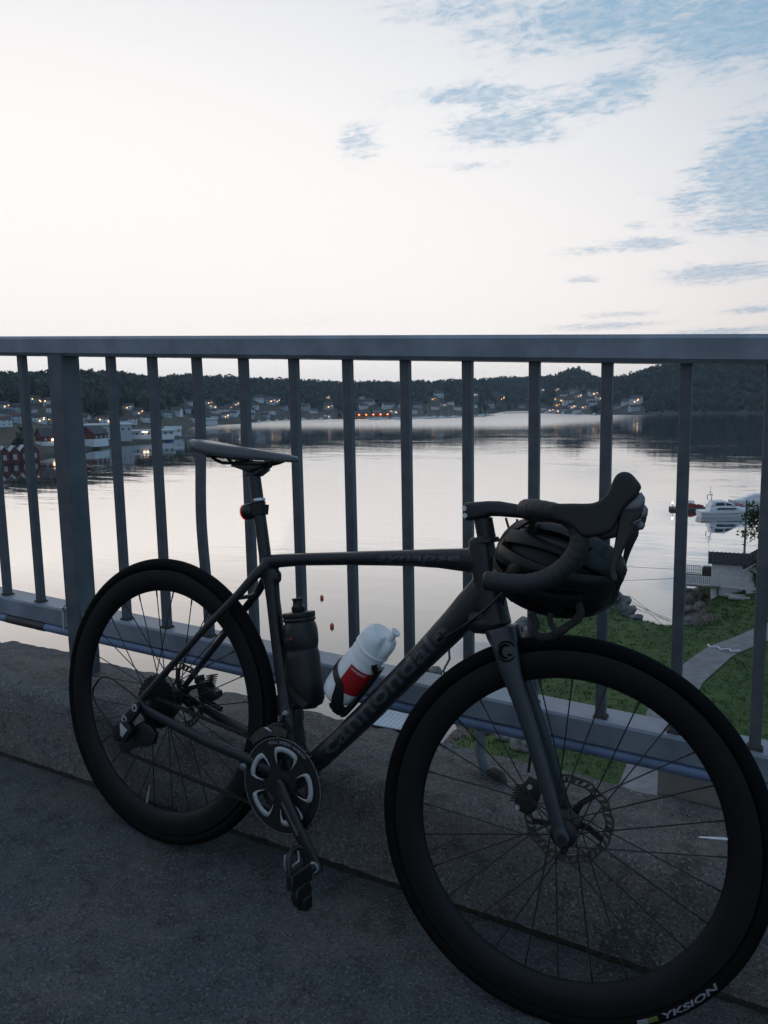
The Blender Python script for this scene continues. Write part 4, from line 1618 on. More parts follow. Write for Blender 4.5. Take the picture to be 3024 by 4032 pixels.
for i in range(24):
    for j in range(5):
        mb.f.append((i * 6 + j, (i + 1) * 6 + j, (i + 1) * 6 + j + 1, i * 6 + j + 1))
        mb.m.append(0)
lab = bpart(mb, 'label', M['label_red'], b2, smooth=180)
bpart(text_mb('FARGERIKE', .0078, lambda x, y: on_bottle(.06 + x / .0376, .0925 + y, .0380, wax), width=.037), 'letters', M['door_print'], lab, smooth=180)

# bottle cages (bolted to the frame)
mb = MB()


def band(mb, pts, nrm_fn, wv, th=.0022):
    """flat strap through pts; wv half-width vectors per point"""
    vs = []
    m_ = len(pts)
    for p, wd_, nn in zip(pts, wv, nrm_fn):
        p = Vector(p)
        wd_ = Vector(wd_)
        nn = Vector(nn) * th / 2
        vs += [p - wd_ - nn, p + wd_ - nn, p + wd_ + nn, p - wd_ + nn]
    fs = []
    for i in range(m_ - 1):
        for q in range(4):
            fs.append((i * 4 + q, i * 4 + (q + 1) % 4, i * 4 + 4 + (q + 1) % 4, i * 4 + 4 + q))
    fs += [(3, 2, 1, 0), tuple((m_ - 1) * 4 + q for q in range(4))]
    mb.add(vs, fs)


def cage_arm(mb, org, axis, ths, hs, r_, hw_):
    P, N_, W_ = [], [], []
    for i, (t, h_) in enumerate(zip(ths, hs)):
        p = Vector(on_bottle(t, h_, r_, axis))
        P.append(org + p)
        N_.append((p - Vector(axis) * h_).normalized())
    for i in range(len(P)):
        d_ = P[min(i + 1, len(P) - 1)] - P[max(i - 1, 0)]
        W_.append(d_.cross(N_[i]).normalized() * hw_[i])
    band(mb, P, N_, W_)


N = 22
# down tube cage: loop over the top, arm down the near side, back plate
mb = MB()
ths = [-2.9 + 2.9 * i / N for i in range(N + 1)] + [.12, .28, .45, .62, .85, 1.15, 1.5]
hs = [.052 + .012 * math.sin(i / N * 3.14) for i in range(N + 1)] + [.050, .040, .026, .012, .002, -.002, -.004]
cage_arm(mb, wo_, wax, ths, hs, .0395, [.007] * (N + 1) + [.0085, .010, .012, .013, .013, .012, .010])
ths = [1.35 + i * .11 for i in range(8)]
cage_arm(mb, wo_, wax, ths, [.000 + i * .012 for i in range(8)], .0395, [.010] * 8)
dtn = Vector((.785, 0, -.62))
mb.tube([wo_ + wax * -.012 + dtn * .040, wo_ + wax * .02 + dtn * .0425, wo_ + wax * .085 + dtn * .0425, wo_ + wax * .125 + dtn * .040], [.004, .0045, .0045, .004], 10, True, tuple(dtn), [.014, .010, .010, .016])
mb.tube([wo_ + wax * .118 + dtn * .040 + Vector((0, -.012, 0)), wo_ + wax * .124 + dtn * .034 + Vector((0, -.016, 0)), wo_ + wax * .130 + dtn * .030 + Vector((0, -.018, 0))], [.005, .006, .0065], 10)
mb.tube([wo_ + wax * -.010 + dtn * .040, wo_ + wax * -.016 + dtn * .028, wo_ + wax * -.020 + dtn * .010, wo_ + wax * -.017 + dtn * .002], [.0035] * 4, 10, True, tuple(wax), [.011, .011, .011, .010])
o = bpart(mb, 'bottle_cage', M['black'], smooth=50)
# seat tube cage
mb = MB()
stn = Vector((-.975, 0, -.222))
mb.tube([bo + bax * -.004 + stn * .039, bo + bax * .03 + stn * .0405, bo + bax * .10 + stn * .0405, bo + bax * .135 + stn * .039], [.003] * 4, 10, True, tuple(stn), [.012, .009, .009, .012])
for sg in (-1, 1):
    ths = [math.pi / 2 * -1 - .25 + i * .17 for i in range(15)]
    P, N_, W_ = [], [], []
    for i, t in enumerate(ths):
        h_ = .100 - .092 * (i / 14) ** 1.1
        p = Vector(on_bottle(t, h_, .0390, bax))
        p.y *= 1 if sg < 0 else -1
        P.append(bo + p)
        N_.append((Vector((p.x, p.y, p.z)) - bax * h_).normalized())
    for i in range(len(P)):
        d_ = P[min(i + 1, len(P) - 1)] - P[max(i - 1, 0)]
        W_.append(d_.cross(N_[i]).normalized() * .0075)
    band(mb, P, N_, W_)
bpart(mb, 'bottle_cage', M['black'], smooth=50)
mb = MB()
mb.tube([bo + bax * -.004 + stn * .04, bo + bax * -.004 + stn * .0, bo + bax * -.002 + stn * -.02], [.0025] * 3, 10, True, tuple(bax), [.010] * 3)
bpart(mb, 'cage_foot', M['black'], smooth=50)

# tail light strapped to the seatpost
lo = Vector((.2375, 0, .4875))
tl = carried('tail_light', 'round red tail light strapped to the seatpost', 'bicycle light', lo)
lax = Vector((-.955, 0, -.295))
mb = MB()
mb.lathe([(0, .012), (.012, .012), (.0165, .016), (.0185, .024), (.0185, .036), (.0175, .039)], (0, 0, 0), lax, 28)
bpart(mb, 'light_body', M['black'], tl, smooth=40)
mb = MB()
mb.lathe([(.0180, .0375), (.0182, .0395), (.0165, .0415), (.010, .0425), (0, .0428)], (0, 0, 0), lax, 28)
bpart(mb, 'lens', M['light_red'], tl, smooth=50)
mb = MB()
pax = Vector((-.277, 0, .961))
mb.lathe([(.0138, -.012), (.0158, -.012), (.0162, -.010), (.0162, .012), (.0158, .014), (.0138, .014), (.0138, -.012)], (0, 0, 0), pax, 28, cap=False)
mb.lathe([(.0160, -.014), (.0172, -.013), (.0172, -.011), (.0160, -.010)], (0, 0, 0), pax, 28, cap=False)
mb.lathe([(.0160, .011), (.0172, .012), (.0172, .014), (.0160, .015)], (0, 0, 0), pax, 28, cap=False)
mb.box((.019, 0, .001), (.008, .012, .022))
bpart(mb, 'light_strap', M['strap'], tl, smooth=40)

# helmet hung on the bars by its straps
ho = Vector((.925, -.060, .455))
hel = carried('helmet', 'black cycling helmet hung from the handlebar with loose straps', 'helmet', ho)
HR = Matrix.Rotation(rad(14), 3, 'Y') @ Matrix.Rotation(rad(12), 3, 'X')
HA_, HB_, HC_ = .105, .078, .092       # half length, half breadth, depth (towards the walkway side)


def hpt(u, v, k=1.0):
    """u along the helmet -1..1 (back to front), v across -1..1; returns a point on the dome"""
    lat = v * 1.42
    lon = u * 1.5
    x_ = math.sin(lon) * HA_ * (1.0 + .06 * (u > 0) * u)
    cz_ = math.cos(lon)
    y_ = -math.cos(lat) * cz_ ** .75 * HC_ + .030 * (1 - cz_)
    z_ = math.sin(lat) * (cz_ ** .6) * HB_ + .010 * u
    return HR @ Vector((x_ * k, y_ * k + .02, z_ * k))


def hstrip(mb, pts_uv, half, lift=.006, th=.010):
    """raised rib of the shell through (u, v) points with half-widths"""
    vs = []
    m_ = len(pts_uv)
    for i, (u, v) in enumerate(pts_uv):
        a = pts_uv[max(i - 1, 0)]
        b_ = pts_uv[min(i + 1, m_ - 1)]
        p = hpt(u, v, 1.0)
        t = (hpt(*b_) - hpt(*a)).normalized()
        nrm = (p - HR @ Vector((0, .03, 0))).normalized()
        s_ = t.cross(nrm).normalized()
        hw_ = half[i] if isinstance(half, (list, tuple)) else half
        for (q, e) in ((-1.0, -th), (-1.0, lift * .2), (-.6, lift * .8), (0, lift), (.6, lift * .8), (1.0, lift * .2), (1.0, -th)):
            vs.append(p + s_ * (hw_ * q) + nrm * e)
    K_ = 7
    fs = []
    for i in range(m_ - 1):
        for q in range(K_):
            fs.append((i * K_ + q, i * K_ + (q + 1) % K_, (i + 1) * K_ + (q + 1) % K_, (i + 1) * K_ + q))
    fs += [tuple(range(K_))[::-1], tuple((m_ - 1) * K_ + q for q in range(K_))]
    mb.add(vs, fs)


U = [-.98 + 1.96 * i / 20 for i in range(21)]
mb = MB()
for v0, hw_ in ((-.98, .015), (-.60, .0115), (-.20, .0125), (.20, .0125), (.60, .0115), (.98, .015)):
    hstrip(mb, [(u, v0 * (1 - .12 * u * u)) for u in U], [hw_ * (.80 + .55 * abs(u)) for u in U], .0035, .012)
for (u0, v0, u1, v1) in ((-.45, -.98, -.30, -.60), (.20, -.60, .34, -.20), (-.30, -.20, -.22, .20), (.24, .20, .36, .60), (-.42, .60, -.30, .98), (.45, .60, .55, .98), (.48, -.98, .60, -.60), (-.70, -.60, -.66, -.20), (.62, -.20, .64, .20), (-.72, .20, -.66, .60)):
    hstrip(mb, [(u0 + (u1 - u0) * t / 6, v0 + (v1 - v0) * t / 6) for t in range(7)], .0125, .003)
hstrip(mb, [(-.93 + .02 * abs(v), v) for v in [-.95 + 1.9 * i / 14 for i in range(15)]], .014, .005)
hstrip(mb, [(.95 - .03 * abs(v), v) for v in [-.95 + 1.9 * i / 14 for i in range(15)]], .013, .005)
bpart(mb, 'helmet_shell', M['helmet'], hel, smooth=50)
mb = MB()
nu, nv = 20, 16
for i in range(nu + 1):
    for j in range(nv + 1):
        mb.v.append(tuple(hpt(-.97 + 1.94 * i / nu, -.98 + 1.96 * j / nv, .86)))
for i in range(nu):
    for j in range(nv):
        # the two lowest rear vents go right through
        if 3 <= i <= 5 and 2 <= j <= 3:
            continue
        mb.f.append((i * (nv + 1) + j, (i + 1) * (nv + 1) + j, (i + 1) * (nv + 1) + j + 1, i * (nv + 1) + j + 1))
        mb.m.append(0)
o = bpart(mb, 'helmet_liner', M['liner'], hel, smooth=180)
o.modifiers.new('thick', 'SOLIDIFY').thickness = .006


def strap(name, pts, hw_=.0065, m='strap'):
    mbx = MB()
    P = dense([Vector(p) - ho for p in pts], 40)
    mbx.tube(P, [.0011] * 40, 8, True, (0, -1, 0), [hw_] * 40, 3.0)
    return bpart(mbx, name, M[m], hel, smooth=60)


strap('chin_strap', [(.915, -.10, .385), (.926, -.10, .368), (.922, -.10, .355), (.936, -.10, .349), (.953, -.098, .354), (.965, -.10, .3635), (.980, -.10, .376), (.994, -.10, .390), (.9965, -.10, .403), (.988, -.10, .420), (.986, -.095, .440)])
strap('chin_strap', [(.946, -.095, .392), (.949, -.098, .376), (.957, -.10, .366), (.968, -.10, .362), (.984, -.10, .380), (.995, -.10, .398)], .005)
mb = MB()
mb.puff([(-.014, -.006), (.012, -.006), (.016, 0), (.012, .006), (-.014, .006)], .004, .002, lambda u, v, w_: tuple(Vector((.968, -.10, .3655)) - ho + Vector((.78, 0, .62)) * u + Vector((-.62, 0, .78)) * v + Vector((0, w_, 0))))
bpart(mb, 'buckle', M['black'], hel, smooth=50)

# ------------------------------------------------------------------ far shore: houses, marina, forest
HOUSES = [(-52.88, 0.069, 0.01209, 'w', 0), (-52.14, 0.206, 0.01209, 'g', 1), (-51.37, -0.064, 0.0141, 'g', 0), (-50.39, -0.136, 0.00806, 'w', 0), (-50.17, 0.509, 0.00725, 'g', 1), (-49.16, 0.357, 0.00725, 'w', 1), (-49.1, -0.164, 0.00886, 'w', 0), (-50.06, -0.817, 0.00806, 'w', 1), (-44.15, -0.0, 0.01108, 'w', 1), (-43.5, -0.424, 0.01007, 'g', 1), (-42.94, -0.599, 0.01007, 'w', 0), (-40.92, -0.447, 0.0141, 'w', 0), (-40.22, -0.319, 0.01007, 'g', 0), (-38.57, 0.222, 0.00967, 'w', 1), (-38.36, -0.058, 0.01007, 'w', 1), (-37.56, -0.484, 0.01511, 'w', 0), (-37.16, -0.159, 0.01007, 'g', 1), (-36.56, -0.282, 0.01007, 'w', 1), (-39.97, 0.226, 0.00725, 'w', 0), (-35.34, -0.116, 0.01007, 'w', 0), (-36.54, -0.461, 0.01209, 'w', 0), (-36.62, 0.098, 0.01007, 'g', 1), (-35.3, -0.15, 0.01007, 'w', 0), (-35.0, 0.381, 0.01209, 'w', 0), (-34.23, 0.255, 0.0141, 'g', 1), (-33.72, 0.279, 0.01007, 'w', 1), (-31.6, -0.311, 0.01209, 'g', 0), (-29.88, 0.491, 0.00685, 'w', 1), (-29.84, -0.232, 0.01209, 'g', 1), (-27.37, 0.401, 0.00685, 'w', 0), (-26.81, -0.017, 0.01209, 'w', 0), (-27.27, -0.291, 0.01007, 'w', 0), (-25.5, -0.324, 0.01209, 'w', 0), (-25.19, -0.137, 0.00806, 'w', 0), (-22.01, 0.233, 0.00886, 'o', 1), (-21.65, 0.451, 0.01209, 'w', 0), (-20.77, -0.128, 0.00806, 'w', 0), (-21.28, -0.209, 0.00806, 'g', 1), (-18.96, 0.512, 0.00685, 'w', 1), (-19.07, -0.362, 0.00886, 'w', 0), (-30.99, -0.538, 0.00927, 'w', 0), (-14.07, 0.758, 0.0069, 'w', 1), (-13.01, 0.761, 0.00592, 'g', 1), (-12.54, 0.24, 0.00863, 'w', 0), (-11.88, 0.576, 0.00863, 'g', 0), (-12.86, -0.077, 0.01233, 'o', 1), (-12.27, -0.223, 0.01233, 'w', 0), (-11.48, 0.219, 0.00888, 'g', 1), (-10.51, 0.359, 0.01109, 'w', 1), (-10.63, -0.119, 0.00986, 'w', 0), (-10.15, 0.006, 0.00986, 'w', 1), (-12.93, -0.4, 0.00986, 'o', 1), (-11.93, -0.565, 0.00986, 'w', 1), (-11.08, -0.579, 0.00986, 'g', 1), (-10.53, -0.388, 0.00986, 'w', 0), (-15.48, -0.437, 0.01233, 'w', 0), (-17.11, 0.14, 0.01109, 'r', 1), (-18.97, 0.559, 0.00616, 'w', 1), (-13.99, -0.666, 0.00863, 'w', 0), (-8.24, -0.321, 0.01109, 'w', 0), (-7.55, -0.255, 0.01356, 'w', 1), (-8.87, -0.615, 0.00838, 'g', 0), (-7.66, -0.78, 0.01233, 'g', 0), (-11.6, -0.88, 0.00986, 'w', 0), (-13.46, -0.743, 0.00888, 'w', 1), (-12.39, -0.76, 0.00888, 'g', 0)]
M['wall_white'] = mat('wall_white', (.66, .67, .69), .8, var=.06, vscale=.5)
M['wall_grey'] = mat('wall_grey', (.40, .43, .46), .8, var=.08, vscale=.5)
M['wall_red'] = mat('wall_red', (.12, .030, .026), .8, var=.15, vscale=.6)
M['wall_ochre'] = mat('wall_ochre', (.42, .30, .16), .8, var=.1, vscale=.5)
M['roof_dark'] = mat('roof_dark', (.055, .055, .060), .8, var=.25, vscale=.8)
M['roof_red'] = mat('roof_red', (.085, .050, .040), .8, var=.2, vscale=.8)
M['pane'] = mat('pane', (.03, .035, .045), .15)
M['pane_lit'] = mat('pane_lit', (.8, .5, .25), .5, emit=((1.0, .45, .13), .85))
M['lamp_white'] = mat('lamp_white', (.9, .9, .85), .5, emit=((1.0, .72, .42), 1.3))
M['lamp_red'] = mat('lamp_red', (.9, .3, .1), .5, emit=((1.0, .17, .03), 1.5))
M['door'] = mat('door', (.40, .42, .44), .7)


def gable_house(name, L_, W_, H_, R_, wall, roof, parent, rows=1, cols=3, lit=(), pane='pane', over=.35, base_h=0.0):
    """local axes: x along the ridge, -y towards the water; wall, roof and windows as parts"""
    hl, hw_ = L_ / 2, W_ / 2
    mb = MB()
    mb.add([(-hl, -hw_, -2), (hl, -hw_, -2), (hl, hw_, -2), (-hl, hw_, -2), (-hl, -hw_, H_), (hl, -hw_, H_), (hl, hw_, H_), (-hl, hw_, H_), (-hl, 0, H_ + R_), (hl, 0, H_ + R_)],
           [(0, 1, 5, 4), (2, 3, 7, 6), (1, 2, 6, 9, 5), (3, 0, 4, 8, 7), (4, 5, 9, 8), (6, 7, 8, 9)])
    mb.build('wall', wall, parent)
    mb = MB()
    ho_, wo2 = hl + over, hw_ + over
    dz_ = R_ / hw_ * over
    for s in (-1, 1):
        P = [(-ho_, s * wo2, H_ - dz_ + .03), (ho_, s * wo2, H_ - dz_ + .03), (ho_, 0, H_ + R_ + .03), (-ho_, 0, H_ + R_ + .03)]
        mb.add(P + [(x, y, z + .22) for x, y, z in P], [(0, 1, 2, 3), (7, 6, 5, 4), (0, 4, 5, 1), (1, 5, 6, 2), (2, 6, 7, 3), (3, 7, 4, 0)])
    mb.build('roof', roof, parent)
    i = 0
    for r in range(rows):
        for c_ in range(cols):
            x_ = -hl + L_ * (c_ + .5) / cols
            z_ = 1.0 + base_h + r * 2.6
            ww, hh = min(.95, L_ / cols * .4), 1.05
            mb = MB()
            mb.box((x_, -hw_ - .03, z_ + hh / 2), (ww, .10, hh))
            mb.build('window', M['pane_lit'] if i in lit else M[pane], parent)
            i += 1


PROTO = {}


def house_proto(c_, lit, v):
    key = (c_, lit, v)
    if key in PROTO:
        return copy_tree(PROTO[key])
    t = bpy.data.objects.new('house', None)
    C.objects.link(t)
    wall = M[{'w': 'wall_white', 'g': 'wall_grey', 'r': 'wall_red', 'o': 'wall_ochre'}[c_]]
    roof = M['roof_dark'] if v != 2 else M['roof_red']
    if v == 0:
        gable_house('house', 11, 7.5, 4.6, 3.0, wall, roof, t, 2, 3, (1, 5) if lit else ())
    elif v == 1:
        gable_house('house', 9, 8, 3.2, 2.6, wall, roof, t, 1, 3, (1,) if lit else ())
    else:
        gable_house('house', 12.5, 8, 5.0, 2.4, wall, roof, t, 2, 3, (2, 3) if lit else ())
    if lit:
        mb = MB()
        mb.box((3.2, -4.2, 2.5), (.45, .4, .5))
        mb.build('porch_lamp', M['lamp_white'] if v != 1 else M['pane_lit'], t)
    PROTO[key] = t
    return t


def land_hit(az, el):
    """first point of the land along a bearing that lies as high as the given slope"""
    rs = float(shore_r(az))
    r = rs + 6
    te = math.tan(rad(el))
    while r < 3200:
        if terrain(az, r) - CAM[2] >= te * r:
            break
        r += 4
    return r


ORD = ['first', 'second', 'third', 'fourth', 'fifth', 'sixth', 'seventh', 'eighth', 'ninth', 'tenth', 'eleventh', 'twelfth', 'thirteenth', 'fourteenth', 'fifteenth', 'sixteenth', 'seventeenth', 'eighteenth', 'nineteenth', 'twentieth', 'twenty-first', 'twenty-second', 'twenty-third', 'twenty-fourth', 'twenty-fifth', 'twenty-sixth', 'twenty-seventh', 'twenty-eighth', 'twenty-ninth', 'thirtieth', 'thirty-first', 'thirty-second', 'thirty-third', 'thirty-fourth', 'thirty-fifth', 'thirty-sixth', 'thirty-seventh', 'thirty-eighth', 'thirty-ninth', 'fortieth', 'forty-first', 'forty-second', 'forty-third', 'forty-fourth', 'forty-fifth', 'forty-sixth', 'forty-seventh', 'forty-eighth', 'forty-ninth', 'fiftieth', 'fifty-first', 'fifty-second', 'fifty-third', 'fifty-fourth', 'fifty-fifth', 'fifty-sixth', 'fifty-seventh', 'fifty-eighth', 'fifty-ninth', 'sixtieth', 'sixty-first', 'sixty-second', 'sixty-third', 'sixty-fourth', 'sixty-fifth', 'sixty-sixth', 'sixty-seventh', 'sixty-eighth', 'sixty-ninth', 'seventieth', 'seventy-first', 'seventy-second', 'seventy-third', 'seventy-fourth', 'seventy-fifth', 'seventy-sixth', 'seventy-seventh', 'seventy-eighth', 'seventy-ninth', 'eightieth']
# the rest of the settlement: small pale houses along the lower slopes
for k in range(74):
    zr = ((-60.0, -41.5, .9, 1.75), (-39.5, -17.5, .25, .95), (-13.8, -9.8, .2, 1.1))[(0, 0, 1, 1, 2)[k % 5]]
    az_ = rng.uniform(zr[0], zr[1])
    el_ = -1.2 + rng.uniform(zr[2], zr[3]) if zr[0] > -41 else -2.2 + rng.uniform(zr[2], zr[3])
    if any(abs(az_ - h_[0]) < .38 and abs(el_ - h_[1]) < .20 for h_ in HOUSES):
        continue
    HOUSES.append((az_, el_, rng.uniform(.0085, .0115) * (1 if az_ > -41 else 1.25), rng.choice('wwwggw'), 1 if rng.random() < .12 else 0))
HOUSES.sort()
HP = []
HV = []
zone_n = {}
for i, (az, el, wf, c_, lit) in enumerate(HOUSES):
    r = land_hit(az, el)
    x, y = polar(az, r)
    z = float(terrain(az, r))
    v = i % 3
    t = house_proto(c_, lit, v)
    k = max(.75, min(1.7, wf * r / (11, 9, 12.5)[v]))
    t.location = (float(x), float(y), z)
    t.rotation_euler = (0, 0, rad(-az) + rng.uniform(-.5, .5))
    t.scale = (k, k, k)
    zn = 'left wooded slope' if az < -41 else ('slope behind the marina' if az < -17 else ('village under the pointed hill' if az < -9.4 else 'foot of the right hill'))
    zone_n[zn] = zone_n.get(zn, 0) + 1
    cn = {'w': 'white', 'g': 'pale grey', 'r': 'red', 'o': 'ochre'}[c_]
    tag(t, '%s %s house, %s from the left on the %s' % ('lit' if lit else 'unlit', cn, ORD[zone_n[zn] - 1], zn), 'house', 'small houses on the far slopes')
    HP.append((float(x), float(y), 13 * k))
    HV.append((az, r, math.degrees(9.0 * k / r)))

# the long restaurant with a row of red lamps on the far quay


def placed(name, label, cat, az, r, z=None, yaw=0.0, group=None):
    x, y = polar(az, r)
    zz_ = float(terrain(az, r)) if z is None else z
    HP.append((float(x), float(y), 30))
    return thing(name, label, cat, (float(x), float(y), zz_), rad(-az + yaw), group)


t = placed('restaurant', 'long low building with a row of orange lamps on the far quay', 'building', -26.8, 1125, WZ + 1.5)
gable_house('x', 62, 10, 4.2, 2.6, M['wall_red'], M['roof_red'], t, 1, 10, ())
for i in range(6):
    mb = MB()
    mb.lathe([(0, 0), (.9, .1), (1.2, .8), (.9, 1.5), (0, 1.7)], (-26 + 10.4 * i, -6.2, 3.4), (0, 0, 1), 10)
    mb.build('lamp', M['lamp_red'], t)
mb = MB()
mb.box((0, -6.0, 1.0), (58, .3, 1.2))
mb.build('lit_panel', M['lamp_red'] if False else M['wall_ochre'], t)

# left shore: boathouses and quay buildings
for i in range(5):
    az = -53.0 + .62 * i
    t = placed('boathouse', 'small red boathouse with white doors, %s from the left in the shore row' % ORD[i], 'boathouse', az, 331 + 3 * i, WZ + 1.2, 8)
    tag(t, group='row of red boathouses')
    hl = 2.6
    mb = MB()
    mb.add([(-1.7, -4, -1.5), (1.7, -4, -1.5), (1.7, 4, -1.5), (-1.7, 4, -1.5), (-1.7, -4, 3.2), (1.7, -4, 3.2), (1.7, 4, 3.2), (-1.7, 4, 3.2), (0, -4, 5.2), (0, 4, 5.2)], [(0, 1, 5, 8, 4), (2, 3, 7, 9, 6), (1, 2, 6, 5), (3, 0, 4, 7), (4, 8, 9, 7), (5, 6, 9, 8)])
    mb.build('wall', M['wall_red'], t)
    mb = MB()
    for s in (-1, 1):
        P = [(s * 1.98, -4.3, 2.9), (s * 1.98, 4.3, 2.9), (0, 4.3, 5.25), (0, -4.3, 5.25)]
        mb.add(P + [(a_, b_, c_ + .2) for a_, b_, c_ in P], [(0, 1, 2, 3), (7, 6, 5, 4), (0, 4, 5, 1), (1, 5, 6, 2), (2, 6, 7, 3), (3, 7, 4, 0)])
    mb.build('roof', M['wall_grey'], t)
    mb = MB()
    mb.box((0, -4.06, 1.0), (1.3, .12, 2.0))
    mb.build('door', M['door'], t)


def barn(label, az, r, yaw, L_, W_, H_, R_, upper, lower, roof):
    t = placed('quay_building', label, 'building', az, r, WZ + 1.6, yaw)
    hl, hw_ = L_ / 2, W_ / 2
    mb = MB()
    mb.box((0, 0, H_ * .25), (L_, W_, H_ * .5 + .8))
    mb.build('ground_floor', lower, t)
    mb = MB()
    z0 = H_ * .5 + .4
    a_, b_ = hl - .04, hw_ - .04
    mb.add([(-a_, -b_, z0), (a_, -b_, z0), (a_, b_, z0), (-a_, b_, z0), (-a_, -b_, H_), (a_, -b_, H_), (a_, b_, H_), (-a_, b_, H_), (-a_, 0, H_ + R_), (a_, 0, H_ + R_)], [(0, 1, 5, 4), (2, 3, 7, 6), (1, 2, 6, 9, 5), (3, 0, 4, 8, 7)])
    mb.build('upper_floor', upper, t)
    mb = MB()
    for s in (-1, 1):
        k_ = 1 + .5 / hw_
        P = [(-hl - .5, s * hw_ * k_, H_ - R_ / hw_ * .5), (hl + .5, s * hw_ * k_, H_ - R_ / hw_ * .5), (hl + .5, 0, H_ + R_), (-hl - .5, 0, H_ + R_)]
        mb.add(P + [(x_, y_, z_ + .25) for x_, y_, z_ in P], [(0, 1, 2, 3), (7, 6, 5, 4), (0, 4, 5, 1), (1, 5, 6, 2), (2, 6, 7, 3), (3, 7, 4, 0)])
    mb.build('roof', roof, t)
    n_ = max(2, int(L_ / 3.2))
    for i in range(n_):
        mb = MB()
        mb.box((-hl + L_ * (i + .5) / n_, -hw_ - .02, H_ * .72), (1.1, .12, 1.2))
        mb.build('window', M['door'] if upper is M['wall_red'] else M['pane'], t)
    return t


def wall_lamp(t, x_, y_, z_, s_=.7, m='lamp_white'):
    mb = MB()
    mb.lathe([(0, 0), (s_ * .6, .1), (s_ * .7, s_ * .5), (0, s_ * .9)], (x_, y_, z_), (0, 0, 1), 8)
    mb.build('lamp', M[m], t)


t = barn('red and white gabled quay building, the left one of a pair', -49.2, 412, 20, 14, 9, 6.4, 3.6, M['wall_red'], M['wall_white'], M['roof_dark'])
wall_lamp(t, -2.0, -4.9, 4.0, 1.0)
t = barn('red and white gabled quay building beside the grey shed', -46.6, 425, 55, 12, 9, 6.4, 3.6, M['wall_red'], M['wall_white'], M['roof_dark'])
t = barn('large pale grey flat warehouse behind the quay', -45.6, 480, 0, 26, 12, 9.5, .8, M['wall_grey'], M['wall_grey'], M['wall_grey'])
t = barn('long low pale quay building with lit canopy', -42.9, 492, 0, 30, 9, 5.0, .8, M['wall_grey'], M['wall_white'], M['wall_grey'])
wall_lamp(t, -3.0, -4.9, 4.2, 1.0)
wall_lamp(t, -1.0, -4.9, 4.2, .9)
t = barn('small white cabin at the tip of the left quay', -41.2, 545, 0, 11, 8, 4.2, 2.0, M['wall_white'], M['wall_white'], M['wall_grey'])
t = barn('low white store hall further along the left shore', -39.4, 880, 0, 42, 14, 6.0, .8, M['wall_white'], M['wall_white'], M['wall_grey'])
t = barn('wide grey store hall behind the gravel yard', -50.6, 520, 0, 30, 12, 5.0, .8, M['wall_grey'], M['wall_white'], M['wall_grey'])
wall_lamp(t, 6.0, -6.6, 4.2, .9)

# low stone breakwater reaching out from the left quay
M['stone'] = mat('stone', (.085, .082, .080), .9, var=.4, vscale=.6, bump=.6, bscale=2.0, bdist=.3)
mb = MB()
ax0, ax1 = Vector((-352, 392, WZ)), Vector((-350, 478, WZ))
pp = [Vector((-372, 370, WZ)), Vector((-358, 400, WZ)), Vector((-350, 430, WZ)), Vector((-346, 456, WZ))]
D_ = dense(pp, 40)
mb.tube([p + Vector((nz3(i * .9, 2) * 1.5, nz3(i * .7, 5) * 1.5, -.6)) for i, p in enumerate(D_)], [2.2 + .6 * nz3(i * .8, 9) for i in range(40)], 9, True, (0, 0, 1), [9 - 6.5 * i / 39 + nz3(i * .6, 4) for i in range(40)])
tag(mb.build('breakwater', M['stone'], smooth=40), 'low dark stone breakwater reaching out from the left quay', 'breakwater')

# boats
M['gel'] = mat('boat_white', (.70, .71, .73), .35)
M['boat_glass'] = mat('boat_glass', (.015, .018, .022), .12)
M['boat_blue'] = mat('boat_cover', (.03, .10, .28), .6)
M['mast'] = mat('mast', (.45, .46, .48), .4, metal=.4)


def hull(mb, L_, B_, F_, dr=.25):
    st = [(-.5, .42, .92), (-.30, .47, .92), (0, .50, .96), (.25, .42, 1.05), (.40, .25, 1.16), (.48, .07, 1.26), (.505, .01, 1.30)]
    K_ = 7
    for (u, b_, f_) in st:
        for (q, zz_) in ((1.0, F_ * f_), (.98, F_ * f_ * .55), (.80, .0), (0, -dr), (-.80, .0), (-.98, F_ * f_ * .55), (-1.0, F_ * f_)):
            mb.v.append((u * L_ * (1 if zz_ > 0 else .96), b_ * B_ * q, zz_))
    o_ = len(mb.v) - len(st) * K_
    for i in range(len(st) - 1):
        for q in range(K_ - 1):
            mb.f.append((o_ + i * K_ + q, o_ + (i + 1) * K_ + q, o_ + (i + 1) * K_ + q + 1, o_ + i * K_ + q + 1))
            mb.m.append(0)
        mb.f.append((o_ + i * K_ + K_ - 1, o_ + (i + 1) * K_ + K_ - 1, o_ + (i + 1) * K_, o_ + i * K_))
        mb.m.append(0)
    mb.f.append(tuple(o_ + q for q in range(K_)))
    mb.m.append(0)


BP = {}


def small_boat(kind):
    if kind in BP:
        return copy_tree(BP[kind])
    t = bpy.data.objects.new('moored_boat', None)
    C.objects.link(t)
    mb = MB()
    hull(mb, 9.5 if kind == 'sail' else 7.5, 3.0, 1.15)
    mb.build('hull', M['gel'] if kind != 'cover' else M['boat_blue'], t, smooth=40)
    mb = MB()
    mb.puff([(-2.2, 1.0), (-1.6, 2.2), (1.0, 2.1), (2.4, 1.15)], 1.05, .3, lambda u, v, w_: (u, w_, v))
    mb.build('cabin', M['gel'] if kind != 'cover' else M['boat_blue'], t, smooth=40)
    if kind == 'sail':
        mb = MB()
        mb.tube([(.6, 0, 1.2), (.6, 0, 14.0)], .11, 6)
        mb.tube([(.6, 0, 2.6), (-3.6, 0, 2.7)], .16, 6)
        mb.build('mast', M['mast'], t)
    BP[kind] = t
    return t


